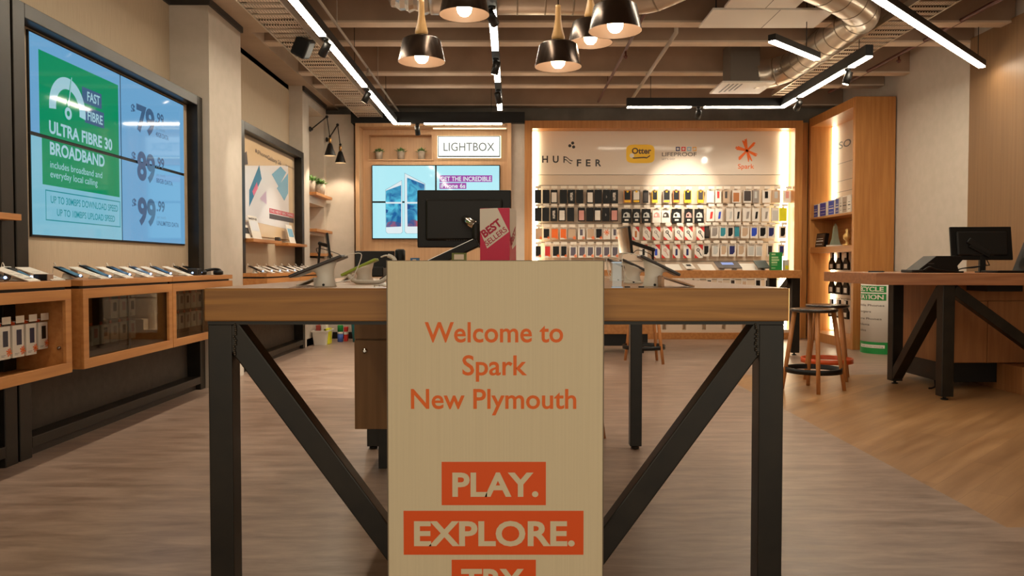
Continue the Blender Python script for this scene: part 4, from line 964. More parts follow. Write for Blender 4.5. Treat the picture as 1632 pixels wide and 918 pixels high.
m.tube(smoothp([loc_(742, 350, 4.285), loc_(747, 353, 4.22), loc_(757, 359, 4.20)], 6), .024, 14); m.build('swivel', CHROME, t, local=True)
a, b = loc_(758, 356, 4.20), loc_(758, 388, 4.20); MB().tube([a, b], .021, 14).build('joint', BLACK, t, local=True, bevel=.002)
a, b = loc_(762, 386, 4.20), loc_(664, 432, 4.20)
MB().bar(a, b, .05, .05).build('arm', BLACKP, t, bevel=.008, local=True)
MB().bar(a + Vector((0, 0, .028)), b + Vector((0, 0, .028)), .03, .004).build('arm_highlight', CHROME, t, local=True)  # chrome sliver paints in the highlight along the arm's upper edge
b2 = b.copy(); b2.z = ZT2 - mc.z
MB().tube([b2, b + Vector((0, 0, .03))], .02, 14).lathe([(.05, 0), (.05, .012), (.02, .02)], 18, b2).build('base', BLACK, t, local=True)
MB().box(-.235, -.21, -.02, .02, ZT2 - mc.z, -.15).build('stem', BLACKP, t, local=True) if False else None
# till equipment at the far end of the table
xa, xb = at(568, 410, 4.45).x, at(627, 410, 4.45).x
t = thing('till_display', 'low black till screen tilted back at table far left', 'till', ((xa + xb) / 2, 4.5, ZT2))
m = MB(); zz = at(600, 400, 4.45).z
m.add([(xa, 4.42, ZT2 + .05), (xb, 4.42, ZT2 + .05), (xb + .005, 4.45, zz), (xa - .01, 4.45, zz), (xa, 4.50, ZT2 + .05), (xb, 4.50, ZT2 + .05), (xb + .005, 4.47, zz), (xa - .01, 4.47, zz)], [(0, 1, 2, 3), (5, 4, 7, 6), (3, 2, 6, 7), (0, 4, 5, 1), (0, 3, 7, 4), (1, 5, 6, 2)])
m.build('screen', BLACKP, t, bevel=.004); MB().box(xa + .05, xb - .05, 4.40, 4.52, ZT2, ZT2 + .055).build('base', BLACK, t, bevel=.006)
xa, xb = at(629, 410, 4.52).x, at(646, 410, 4.52).x; xc = (xa + xb) / 2; zz = at(640, 397, 4.52).z
t = thing('scanner', 'black handset scanner on its base beside the till screen', 'scanner', (xc, 4.52, ZT2))
MB().box(xa, xb + .01, 4.49, 4.56, ZT2, ZT2 + .085).build('base', BLACKP, t, bevel=.006)
MB().lathe([(.028, 0), (.03, .01), (.03, zz - ZT2 - .095), (.022, zz - ZT2 - .085)], 18, (xc, 4.525, ZT2 + .085)).build('head', BLACK, t)
def carton2(px0, px1, py, Y, label, mt, txt=None, mt2=None):
    a, b = at(px0, 430, Y).x, at(px1, 430, Y).x; z = at(px0, py, Y).z; m = MB().box(a, b, Y, Y + .06, ZT2, z); P_ = front(Y - .0006)
    m.rect(a + .006, b - .006, z - .075, z - .045, P_, 0, 1)
    if txt: m.text(txt, P_, .001, a + .009, b - .009, z - .068, z - .052, 2, .02)
    m.rect(a + .012, b - .012, z - .035, z - .008, P_, 0, 1)
    return m.build('small_carton', [mt, mt2 or CARD, INK], None, (a, Y, ZT2), **tg(label, 'box'))
carton2(720, 743, 403, 4.10, 'small green and cream carton under the monitor arm', mat('olive_pack', (110, 124, 60), .5), 'PREMIUM')
carton2(654, 667, 411, 4.10, 'small blue carton just showing over sign left corner', mat('pack_blue', (50, 110, 170), .5))
# flat leads and papers behind the coil cord
m = MB()
for k in range(4):
    y = 2.36 + k * .03; m.tube(smoothp([(tpx(600, 2.4) + .01 * k, y, ZT2 + .003), (tpx(607, 2.4), y + .02, ZT2 + .006), (tpx(618, 2.4), y + .01, ZT2 + .003), (tpx(640, 2.4), y, ZT2 + .003)], 5), .0022, 6)
m.build('cable_bundle', WPLAST, None, (tpx(612, 2.4), 2.4, ZT2), **tg('loose white leads on the tabletop at sign left edge', 'cable'))
info_plate(tpx(608, 3.3), tpx(640, 3.3), 3.25, 3.40, ZT2 + .01, ZT2 + .06, 'dark sloping info plate behind the coiled white cord', DKDEV)

# ================================================================ STOOLS
def make_stool(ring_mat, label, loc, rz):
    t = thing('bar_stool', label, 'stool', loc, rz, None)
    zs = .70
    MB().lathe([(.001, zs), (.17, zs), (.195, zs + .006), (.205, zs + .018), (.203, zs + .028), (.19, zs + .033), (.15, zs + .030), (.001, zs + .026)], 40).build('seat', mat('stool_seat', (38, 32, 28), .22, spec=.6), t, local=True)
    for k in range(4):
        a = k * math.pi / 2; c_, s_ = math.cos(a), math.sin(a)
        MB().tube([(.265 * c_, .265 * s_, 0), (.215 * c_, .215 * s_, .35), (.165 * c_, .165 * s_, zs + .004)], [.0165, .019, .021], 14).build('leg', NECKL, t, local=True)
    r = .238
    MB().shell([(r - .008, .16), (r + .006, .16), (r + .006, .205), (r - .008, .205), (r - .008, .16)], 48).build('foot_ring', ring_mat, t, local=True)
    return t
NECKL = noise_mat('stool_oak', (176, 112, 60), (194, 130, 76), (14, 14, .8), 2, 4, .4)
OR_RING = mat('orange_ring', (214, 84, 30), .4)
make_stool(BLACK, 'front bar stool at the right with black foot ring', (2.71, 7.03, 0), -.2)
make_stool(OR_RING, 'bar stool with orange foot ring behind the front stool', (3.12, 7.75, 0), .35)
make_stool(BLACK, 'distant bar stool seen under the front table', (1.52, 9.02, 0), math.pi / 4)
make_stool(BLACK, 'bar stool hidden behind welcome sign, one leg showing', (at(962, 700, 4.97).x - .255, 5.08, 0), -.1)

# ================================================================ BACK TABLE
ty0, ty1 = 9.6, 10.75; tz0, tz1 = .962, 1.057; bx0, bx1 = 0.35, at(1278, 437, 9.6).x
t = thing('display_table', 'far oak table in front of the accessory display wall', 'table', (2.0, 10.1, 0))
MB().box(bx0, bx1, ty0, ty1, tz0, tz1).build('tabletop', OAKC, t, bevel=.003)
for x, y in ((at(1262, 500, 9.72).x, 9.72), (at(1232, 450, 10.4).x, 10.55), (.5, 9.72), (.5, 10.55)):
    MB().box(x, x + .10, y, y + .1, .03, tz0).lathe([(.03, 0), (.03, .01), (.012, .012), (.012, .03)], 12, (x + .05, y + .05, 0)).build('leg', STEEL, t, bevel=.004)
x = at(1262, 500, 9.72).x
MB().bar((x + .0, 9.80, .93), (x - .03, 10.5, .55), .08, .07, 0, (1, 0, 0)).build('brace', STEEL, t)
cx1 = at(1041, 520, 9.95).x
MB().box(.6, cx1, 9.95, 10.6, .245, tz0).build('carcass', OAKC, t, bevel=.003)
MB().box(.6, cx1 - .06, 10.0, 10.55, .09, .245).build('plinth_box', BLACK, t)
MB().box(at(1020, 550, 9.97).x, at(1026, 550, 9.97).x, 9.96, 10.01, 0, .245).build('foot', BLACK, t)
# things on the back table
def bt(px0, px1, py0, py1, Y, label, mt, lean=.10, win=None, cat='demo device', name='demo_tablet', foot=True):
    a, b = at(px0, 431, Y).x, at(px1, 431, Y).x; z1 = at(px0, py0, Y).z; zb = tz1 + max(0, at(px0, py1, Y).z - tz1)
    m = MB(); d = lean
    vs = [(a, Y, zb), (b, Y, zb), (b - .03, Y + d, z1), (a - .03, Y + d, z1)]
    vs += [(x, y + .004, z - .008) for x, y, z in vs]
    t = thing(name, label, cat, ((a + b) / 2, Y, tz1), 0, 'devices on the far table')
    m.add(vs, [(0, 1, 2, 3), (7, 6, 5, 4), (0, 4, 5, 1), (1, 5, 6, 2), (2, 6, 7, 3), (3, 7, 4, 0)]); m.build('panel', mt, t)
    if win:
        A, B, C, D = [Vector(q) for q in vs[:4]]; g = lambda u, v: (A.lerp(B, u)).lerp(D.lerp(C, u), v) + Vector((0, -.003, .003))
        MB().add([g(.25, .45), g(.75, .45), g(.75, .8), g(.25, .8)], [(0, 1, 2, 3)]).build('screen', win, t)
    m = MB(); m.box(a + .03, a + .09, Y + d * .5, Y + d * .5 + .05, tz1, (zb + z1) / 2 - .012); m.box(b - .1, b - .05, Y + d * .5, Y + d * .5 + .05, tz1, (zb + z1) / 2 - .012)
    m.build('stand', WPLAST, t); return t
bt(1066, 1088, 421, 431, 9.72, 'white info slope on the far table, nearest the monitor arm', CARD, name='info_slope')
bt(1094, 1109, 420, 428, 9.72, 'small white framed device on the far table, second from monitor arm', CARD, win=BLACKP)
bt(1118, 1141, 421, 431, 9.72, 'white info slope on the far table beside the dark tablet', CARD, name='info_slope')
bt(1145, 1183, 416.5, 427, 9.70, 'dark tablet with blue strip on screen on the far table', mat('tablet_brown', (60, 44, 40), .3), .12, mat('tablet_blue', (120, 140, 200), .2, emit=.5))
bt(1184, 1209, 420, 431, 9.74, 'white info slope on the far table right of dark tablet', CARD, name='info_slope')
bt(1208, 1228, 415, 427, 9.70, 'dark green tablet on the far table beside the green box', mat('tablet_green', (36, 48, 38), .3))
a, b = at(1228.5, 431, 9.75).x, at(1243, 431, 9.75).x; z1 = at(1236, 402, 9.75).z
t = thing('promo_box', 'green leaflet box at right end of the far table', 'box', ((a + b) / 2, 9.75, tz1))
MB().box(a, b + .03, 9.75, 9.82, tz1, z1).build('carton', GREEN, t, bevel=.002)
m = MB(); P = front(9.749); h = z1 - tz1
for u0, u1, v0, v1 in ((.06, .5, .84, .93), (.06, .8, .66, .76), (.06, .9, .52, .62), (.06, .7, .38, .48), (.06, .5, .1, .14), (.06, .7, .28, .31)): m.rect(a + (b - a) * u0, a + (b - a) * u1, tz1 + h * v0, tz1 + h * v1, P, 0)
m.build('print', mat('pale_green', (170, 206, 150), .5), t)
a = at(1250, 431, 9.8).x; MB().box(a, a + .06, 9.8, 9.86, tz1, at(1250, 414, 9.8).z).box(a + .01, a + .05, 9.795, 9.80, tz1 + .01, tz1 + .06, 1).build('small_carton', [PC['s'], PC['l']], None, (a, 9.8, tz1), **tg('small pale carton at the extreme right of the far table', 'box'))
# thin monitor seen edge on, on an arm
def arm_monitor(base, mon, elbow, w, h, yaw, label, ztop, right=True):
    t = thing('arm_monitor', label, 'monitor', base)
    b, mo, el = Vector(base), Vector(mon), Vector(elbow)
    MB().tube([b, Vector((el.x, el.y, el.z))], .016, 12).lathe([(.05, 0), (.05, .012), (.02, .02)], 16, b).build('pole', BLACK, t)
    MB().bar(el, mo + (el - mo) * .08, .035, .045).ball(el, .028).build('arm', BLACK, t, bevel=.004)
    R = Matrix.Rotation(yaw, 3, 'Z') @ Matrix.Rotation(-.12, 3, 'X')
    MB().obox(mo, (w, .03, h), R).build('casing', BLACKP, t, bevel=.006)
    MB().obox(mo + R @ Vector((0, .016, 0)), (w * .95, .003, h * .92), R).build('screen', SCRD, t)
    MB().tube(smoothp([mo + Vector((.03, 0, -.1)), mo + Vector((.08, 0, -.17)), mo + Vector((.16, 0, -.12)), el + Vector((-.03, 0, -.06)), el + Vector((-.02, 0, -.15))], 6), .005, 6).build('cable', BLACK, t)
    return t
arm_monitor((at(1043, 430, 9.75).x, 9.9, tz1), at(996, 383, 9.65), at(1041, 398, 9.75), .48, .33, math.radians(99), 'black monitor seen nearly edge on, arm on the far table', 0)
arm_monitor((-2.56, 10.35, 1.037), at(523, 392, 10.3), at(510, 388, 10.35), .44, .33, math.radians(105), 'slim black monitor edge on above the far left cabinet', 0)
# ================================================================ DEMO PHONES ON THE LEFT CABINETS
def shelf_phone(x, y, label, group, pmat, plen=.15, style=0, rz=math.pi / 2):
    t = thing('demo_phone', label, 'phone', (x, y, 1.037), rz, group)
    til = math.radians(24)
    R = Matrix.Rotation(til, 3, 'X')                                   # high at the wall (+Y local), low at the front
    m = MB().obox((0, .0, .045), (.078, plen, .009), R); m2 = m.build('handset', pmat, t, bevel=.003, local=True)
    c = Vector((0, 0, .045)) + R @ Vector((0, 0, .0052)); MB().obox(c, (.068, plen * .8, .0012), R).build('screen', SCRD, m2, local=True)
    m = MB(); m.tube([(0, .01, 0), (0, .012, .038)], [.03, .018], 14); m.lathe([(.034, 0), (.034, .006), (.028, .01)], 18, (0, .01, 0)); m.build('stand', WPLAST, t, local=True)
    MB().ball(Vector((.0, -plen * .5 * math.cos(til) - .004, .045 - plen * .5 * math.sin(til) + .008)), .008, 0, 6).build('sensor', BLUELED, t, local=True)
    MB().tube(smoothp([(.0, plen * .48, .045 + plen * .2), (.01, plen * .6, .10), (.02, plen * .7, .05), (.03, plen * .72, .006)], 5), .0022, 6).build('cable', WPLAST, t, local=True)
    return t
def shelf_plate(x, y, label, group, mt, w=.11, d=.20, hi=.065, rz=math.pi / 2):
    m = MB(); th = .004
    vs = [(-w / 2, -d / 2, .006), (w / 2, -d / 2, .006), (w / 2, d / 2, hi), (-w / 2, d / 2, hi)]; vs += [(a, b, c - .005) for a, b, c in vs]
    m.add(vs, [(0, 1, 2, 3), (7, 6, 5, 4), (0, 4, 5, 1), (1, 5, 6, 2), (2, 6, 7, 3), (3, 7, 4, 0)])
    m.box(-w / 2 + .01, w / 2 - .01, d / 2 - .012, d / 2 - .006, 0, hi - .008)
    R = Fr((0, -d / 2, .0065), (1, 0, 0), Vector((0, d, hi - .006)).normalized())
    m.text('Smart phone', R, .0005, -w * .35, w * .2, d * .62, d * .68, 1, 0); m.rect(-w * .35, w * .3, d * .45, d * .47, R, .0005, 1); m.rect(-w * .35, w * .1, d * .35, d * .37, R, .0005, 1); m.rect(-w * .35, w * .25, d * .15, d * .19, R, .0005, 1)
    o = m.build('info_plate', [mt, PTX], None, None, local=True, **tg(label, 'info plate', group)); o.location = (x, y, 1.037); o.rotation_euler = (0, 0, rz); return o
GP, GPL = 'demo phones below the price screens', 'info plates below the price screens'
WPH = mat('phone_white', (220, 214, 206), .3); BPH = mat('phone_navy', (40, 46, 66), .3)
ph = [(4.02, 'demo phone cut by the left photo edge, nearest of its row', BPH), (4.24, 'silver demo phone on its stand, second in the row from left edge', WPH), (4.72, 'black demo phone, first on the middle oak cabinet', BLACKP), (5.03, 'long black demo phone, second on the middle oak cabinet', BLACKP),
      (5.33, 'thick black demo phone, third on the middle oak cabinet', BLACKP), (5.64, 'navy demo phone, fourth on the middle oak cabinet, below screen seam', BPH), (5.97, 'black demo phone with bronze edge, first past the cabinet seam', DKDEV)]
for k, (y, lb, mt) in enumerate(ph): shelf_phone(-2.67, y, lb, GP, mt, .15 if k != 3 else .19)
for y, lb in ((4.14, 'white info plate between the two nearest demo phones'), (4.40, 'wide white info plate at the end of nearest cabinet'), (4.86, 'white info plate between first and second phones on middle cabinet'), (5.17, 'white info plate between second and third phones on middle cabinet'), (5.47, 'white info plate between third and fourth phones on middle cabinet'), (5.78, 'white info plate at the cabinet seam'), (6.15, 'white info plate just past the bronze edged phone')):
    shelf_plate(-2.62, y - (.04 if y == 4.40 else 0), lb, GPL, CARD, .13 if y == 4.40 else .10, .2, .075)
t = thing('speaker_box', 'white box end on its side beside the nearest silver phone', 'box', (-2.56, 4.30, 1.037)); MB().box(-2.60, -2.53, 4.27, 4.33, 1.037, 1.075).build('body', mat('tan_box', (150, 122, 100), .5), t, bevel=.004); MB().box(-2.60, -2.53, 4.262, 4.27, 1.04, 1.073).build('end_cap', BLACKP, t)
shelf_phone(-2.70, 6.45, 'black demo phone beside dark speaker cube near the column', GP, BLACKP)
t = thing('speaker_cube', 'dark grey speaker cube near the white column', 'speaker', (-2.66, 6.56, 1.037)); MB().box(-2.70, -2.61, 6.52, 6.60, 1.037, 1.095).build('body', DGREY, t, bevel=.008); MB().box(-2.609, -2.606, 6.53, 6.59, 1.045, 1.088).build('grille', BLACK, t)
shelf_phone(-2.72, 6.68, 'black demo phone with glowing sensor, last before the column', GP, BLACKP)
t = thing('headphones', 'black over ear headphones lying on the cabinet end by the column', 'headphones', (-2.62, 6.84, 1.037))
m = MB(); pts = [(-2.62 + .07 * math.cos(a), 6.84 + .085 * math.sin(a), 1.065 + .02 * math.sin(a)) for a in [math.pi * k / 12 - .3 for k in range(13)]]
m.tube(pts, .012, 10); m.build('headband', BLACKP, t)
for dx, dy in ((.07, -.03), (-.075, -.025)):
    MB().lathe([(.02, 0), (.04, .004), (.042, .03), (.03, .04), (.012, .036)], 20, (-2.62 + dx, 6.84 + dy, 1.037)).build('ear_cup', BLACK, t)
# second bay: nine more
GP2 = 'demo phones below the phone poster'
for k in range(8):
    y = 8.15 + k * .30
    shelf_phone(-2.66, y, '%s demo phone from the column on cabinets below the phone poster' % ORD[k], GP2, (BLACKP, WPH, DKDEV, WPH)[k % 4])
    shelf_plate(-2.62, y + .14, '%s white info plate from the column below the phone poster' % ORD[k], 'info plates below the phone poster', CARD, .10, .2, .07)

# boxed cases in the open near cabinet, packs behind glass
def hang_pack(x, y0, y1, z0, z1, label, group, win, star=True, name='case_pack', tag_=True, backx=-2.885, body=None):
    m = MB(); R = leftw(x); w, h = y1 - y0, z1 - z0
    m.box(x - .045, x, y0, y1, z0, z1); n = .001
    m.rect(y0 + w * .34, y1 - w * .2, z0 + h * .38, z1 - h * .14, R, n, 1)
    m.rect(y0 + w * .15, y0 + w * .55, z0 + h * .12, z0 + h * .13, R, n, 1); m.rect(y0 + w * .15, y0 + w * .45, z0 + h * .08, z0 + h * .09, R, n, 1)
    if star: m.star(y1 - w * .14, z0 + h * .2, w * .26, R, n * 1.5, 2, 8, .4, .17)
    m.box(x - .03, x - .026, y0 + w * .35, y1 - w * .35, z1, z1 + .02, 3)
    o = m.build(name, [body or CARD, win, ORANGE, ORANGEB], None, (x - .02, (y0 + y1) / 2, z0), **tg(label, 'pack', group))
    if tag_:
        q = thing('peg_hook', 'hook and price tag above the %s' % label.split(',')[0], 'hook', (x - .03, (y0 + y1) / 2, z1 + .02), 0, 'hooks in the near cabinet'); 
        MB().tube([(backx, (y0 + y1) / 2, z1 + .018), (x + .01, (y0 + y1) / 2, z1 + .018)], .0025, 6).build('rod', CHROME, q)
        MB().box(x + .01, x + .012, (y0 + y1) / 2 - .035, (y0 + y1) / 2 + .035, z1 + .012, z1 + .05).build('price_tag', TAG, q)
    return o
PW1 = mat('pack_window', (60, 62, 82), .25)
hp = [(3.86, 3.965, 'blue windowed boxed case, leftmost in the open near cabinet', BPH), (3.99, 4.085, 'second boxed case with blue window, in the open near cabinet', BPH), (4.10, 4.20, 'white boxed case with tall window, third in open near cabinet', PW1), (4.215, 4.31, 'white boxed case with tall window, fourth in open near cabinet', PW1)]
for y0, y1, lb, wn in hp: hang_pack(-2.62, y0 + .005, y1 - .0, .635, .805, lb, 'boxed cases in the near cabinet', wn)
hang_pack(-2.62, 4.33, 4.415, .655, .805, 'black boxed case, last before the side in open near cabinet', 'boxed cases in the near cabinet', BLACKP, body=CARD)
for u, (ya, nm) in enumerate(((4.565, 'middle'), (5.776, 'right hand'))):
    for r, z in enumerate((.60, .76)):
        for k in range(8):
            if u == 0 and 3 <= k <= 4 and r == 1: continue
            y = ya + .12 + k * .125
            hang_pack(-2.72, y, y + .095, z, z + .125, 'pale pack, %s from left, %s row behind glass of %s cabinet' % (ORD[k], ('lower', 'upper')[r], nm), 'packs behind glass', (PW1, PC['g'], BLACKP, PC['p'])[(k + r) % 4], False, tag_=False)

# ================================================================ SERVICE COUNTER (right)
cz0, cz1 = .958, 1.055
C0, C1 = atz(1315, 434, cz1), atz(1397, 437, cz1)
c0, c1 = Vector((3.20, 8.05)), Vector((3.02, 6.50))
t = thing('service_counter', 'oak service counter on black steel legs at the right', 'counter', (4.0, 7.2, 0))
poly = [(3.02, 6.50), (4.985, 6.20), (4.985, 8.05), (3.20, 8.05)]
G = Fr((0, 0, 0), (1, 0, 0), (0, 1, 0))
MB().prism(poly, G, cz0, cz1).build('worktop', noise_mat('oak_counter', (150, 92, 52), (172, 112, 68), (.8, 10, 22), 1.6, 7, .4), t, bevel=.003)
sq = .10
for x, y in ((3.56, 6.47), (3.58, 7.36)):
    MB().box(x, x + sq, y, y + sq, .03, cz0).lathe([(.03, 0), (.03, .01), (.013, .013), (.013, .03)], 12, (x + .05, y + .05, 0)).build('leg', STEEL, t, bevel=.004)
MB().bar((3.62, 6.58, .92), (3.63, 7.38, .08), .085, .09, 0, (1, 0, 0)).build('brace', STEEL, t, bevel=.004)
MB().bar((3.66, 6.52, .92), (4.9, 6.50, .02), .085, .085, 0, (0, 1, 0)).build('brace', STEEL, t, bevel=.004)
CK = noise_mat('counter_carcass', (150, 96, 52), (166, 110, 62), (12, 12, .8), 2, 4, .5)
MB().box(3.86, 4.98, 7.02, 7.78, .245, cz0).build('carcass', CK, t, bevel=.002)
m = MB()
for xa, xb in ((3.862, 4.25), (4.255, 4.60), (4.605, 4.97)): m.box(xa, xb, 7.0, 7.02, .25, .80)
m.box(3.862, 4.97, 7.0, 7.02, .805, cz0 - .005)
m.build('front_panel', CK, t, bevel=.002)
MB().box(3.9, 4.9, 7.1, 7.9, .06, .245).build('plinth_box', BLACK, t)
MB().box(4.40, 4.985, 6.74, 7.6, .0, .055).box(4.40, 4.985, 6.74, 7.095, .055, .24).build('step_box', CK, t, bevel=.002)
MB().box(4.0, 4.3, 6.6, 6.9, .90, cz0).build('cable_tray', BLACK, t)
MB().tube(smoothp([(3.95, 7.3, .06), (3.9, 7.2, .01), (3.82, 7.1, .006), (3.78, 7.08, .006)], 6), .008, 8).build('stray_cable', BLACK, t)
# on the counter: monitor, desk phone, laptop, papers
mc = at(1563, 388, 7.0); mc2 = Vector(mc)
t = monitor('monitor', mc, .52, .30, 'black monitor with its back to us on the service counter', -.10, -.16)
xb_ = at(1574, 435, 6.9).x
MB().box(xb_ - mc.x - .035, xb_ - mc.x + .035, -.05, .04, cz1 - mc.z, cz1 - mc.z + .012).box(xb_ - mc.x - .025, xb_ - mc.x + .025, -.035, .0, cz1 - mc.z + .012, -.10).build('stand', BLACKP, t, bevel=.003, local=True)
MB().bar((-.13, -.05, .03), (.06, -.05, -.10), .03, .05).build('arm', BLACK, t, bevel=.006, local=True)
MB().bar((-.12, -.055, -.02), (.05, -.055, -.115), .02, .03).build('arm_link', BLACKP, t, bevel=.004, local=True)
for k in range(3):
    MB().tube(smoothp([(-.02 + .03 * k, -.02, -.14), (-.0 + .03 * k, -.03, -.19), (-.06 + .05 * k, -.03, -.215 + .01 * k), (-.16, -.02, -.222), (-.22, 0, cz1 - mc.z + .008)], 6), .005, 6).build('cable', BLACK, t, local=True)
xa, xb = at(1447, 430, 6.85).x, at(1530, 430, 6.85).x
t = thing('desk_phone', 'black desk phone tilted up on the service counter', 'telephone', ((xa + xb) / 2, 6.9, cz1))
P = front(6.8); zt_ = at(1500, 408, 6.85).z
m = MB().prism([(xa + .04, cz1 + .005), (xa + .09, cz1), (xb - .03, cz1), (xb - .05, cz1 + .06), (xb, zt_ - .03), (xb - .02, zt_), (xa + .22, zt_)], P, -.22, 0); m.build('body', BLACKP, t, bevel=.004)
MB().box(xa + .15, xa + .20, 6.797, 6.80, cz1 + .075, cz1 + .085).build('badge', DGREY, t)
MB().box(xa, xa + .10, 6.78, 6.98, cz1, cz1 + .028).build('handset', BLACK, t, bevel=.008)
MB().tube(smoothp([(xa + .1, 6.78, cz1 + .02), (xa + .14, 6.76, cz1 + .05), (xa + .2, 6.76, cz1 + .03), (xb - .08, 6.78, cz1 + .01), (xb, 6.8, cz1 + .008)], 6), .008, 8).build('cord', BLACK, t)
xa = at(1585, 432, 6.75).x; xb = at(1650, 432, 6.75).x
t = thing('laptop', 'black laptop open at the right edge of the photo', 'laptop', ((xa + xb) / 2, 6.8, cz1))
MB().box(xa, xb + .05, 6.7, 6.95, cz1, cz1 + .02).build('base', BLACKP, t, bevel=.004)
zz = at(1632, 385, 6.8).z; xs = at(1613, 432, 6.95).x; xt = at(1631, 388, 6.95).x
P = front(6.95); MB().prism([(xs, cz1 + .02), (xs + .02, cz1 + .02), (xt + .03, zz), (xt, zz)], P, -.0, .24).build('lid', BLACKP, t, bevel=.003)
x0_, x1_ = at(1362, 434, 7.3).x, at(1434, 434, 6.9).x
MB().flat([(3.1, 6.9), (3.42, 6.82), (3.46, 7.0), (3.14, 7.1)], G, cz1 + .003, 0).flat([(3.1, 6.9), (3.14, 7.1), (3.46, 7.0), (3.42, 6.82)], G, cz1 + .0005, 0).build('paper_sheets', CARD, None, (3.3, 6.95, cz1), **tg('white papers lying on the service counter corner', 'paper'))
MB().tube([(3.17, 6.98, cz1 + .010), (3.28, 6.93, cz1 + .010)], .006, 8).tube([(3.28, 6.93, cz1 + .010), (3.293, 6.924, cz1 + .010)], [.006, .001], 8).build('pen', BLACKP, None, (3.23, 6.95, cz1 + .004), **tg('black pen on the white papers on the service counter', 'pen'))

# recycling bin
bc = Vector((at(1407, 500, 10.05).x, 10.05, 0)); br = .262
t = thing('recycling_bin', 'round white recycling station bin with green print beside tall cabinet', 'bin', bc)
MB().lathe([(.001, 0), (br, 0), (br, 1.02), (br - .02, 1.03), (.001, 1.03)], 48, bc).build('drum', WHITE, t)
a0 = math.radians(-85)
Cf = CylFr(bc, br, a0)
m = MB()
m.rect(-.42, .95, .0, .15, Cf, .001, 0, 40)
m.rect(-.05, .30, .075, .115, Cf, .002, 1, 8)
m.rect(-.18, .31, .775, .86, Cf, .001, 0, 16); m.rect(-.18, .31, .675, .76, Cf, .001, 0, 16)
m.text('RECYCLE', Cf, .002, -.15, .28, .792, .845, 1, .03); m.text('STATION', Cf, .002, -.15, .28, .692, .745, 1, .03)
for v, s, u1 in ((.60, 'Mobile Phones', .29), (.52, 'Chargers', .13), (.43, 'Home Phones', .26), (.355, 'Modems', .11), (.28, 'Cables', .06)):
    m.text(s, Cf, .001, -.14, u1, v, v + .026, 2, .005)
m.text('Thank you for recycling', Cf, .003, -.03, .28, .086, .1, 2, 0)
m.build('print', [GREEN, CARD, PTX], t)
MB().lathe([(.09, 0), (.09, .004), (.001, .004)], 30, bc + Vector((0, 0, 1.03))).build('slot', BLACK, t)

# far left floor things
t = thing('storage_tub', 'white plastic tub of odds and ends on the floor at far left', 'tub', (-2.7, 11.1, 0))
a, b = -2.79, at(525, 540, 11.1).x
m = MB()
vs = [(a + .02, 10.95, 0), (b - .02, 10.95, 0), (b - .02, 11.3, 0), (a + .02, 11.3, 0), (a, 10.92, .2), (b, 10.92, .2), (b, 11.33, .2), (a, 11.33, .2)]
m.add(vs, [(3, 2, 1, 0), (0, 1, 5, 4), (1, 2, 6, 5), (2, 3, 7, 6), (3, 0, 4, 7), (4, 5, 1, 0), (5, 6, 2, 1), (6, 7, 3, 2), (7, 4, 0, 3)][:5]); 
m.box(a - .015, b + .015, 10.905, 10.925, .185, .205); m.box(b - .005, b + .015, 10.925, 11.345, .185, .205); m.box(a - .015, a + .005, 10.925, 11.345, .185, .205); m.box(a + .005, b - .005, 11.325, 11.345, .185, .205)
m.build('tub', WPLAST, t)
for k, (fx, mt, hh, lb) in enumerate(((.1, mat('dull_red', (170, 70, 60), .5), .27, 'red'), (.42, CARD, .30, 'white'), (.66, LIME, .225, 'lime'))):
    x = a + (b - a) * fx; MB().box(x, x + .08, 11.05, 11.2, .004, hh).build('small_box', mt, None, (x, 11.0, .004), bevel=.004, **tg('%s box poking out of the white tub at far left' % lb, 'box'))
a, b = at(538, 540, 11.45).x, at(547, 540, 11.45).x
t = thing('drum_container', 'green topped blue container on the floor at far left', 'container', ((a + b) / 2, 11.45, 0))
r = (b - a) / 2; cx = (a + b) / 2
MB().lathe([(r, 0), (r, .115)], 20, (cx, 11.45, 0)).build('lower_band', mat('container_blue', (70, 100, 180), .5), t)
MB().lathe([(r, 0), (r, .03)], 20, (cx, 11.45, .115)).build('label_band', CARD, t)
MB().lathe([(r, 0), (r, .09), (r * .8, .10)], 20, (cx, 11.45, .145)).build('lid', GREEN, t)
a, b = at(548, 540, 11.5).x, at(553, 540, 11.5).x
t = thing('carton', 'red and white carton beside the green topped container', 'box', ((a + b) / 2, 11.5, 0))
MB().box(a, b, 11.5, 11.6, 0, .1).build('body', RED, t, bevel=.003); MB().box(a, b, 11.5, 11.6, .1, .14).build('band', CARD, t); MB().box(a, b, 11.5, 11.6, .14, .21).build('upper', RED, t, bevel=.003)
a = at(556, 530, 11.4).x
MB().lathe([(.11, 0), (.15, .42), (.155, .43), (.14, .43), (.10, .02), (.001, .02)], 28, (a + .16, 11.45, 0)).build('bucket', TEAL, None, (a + .16, 11.45, 0), **tg('teal bucket on the floor left of the drawer unit', 'bucket'))
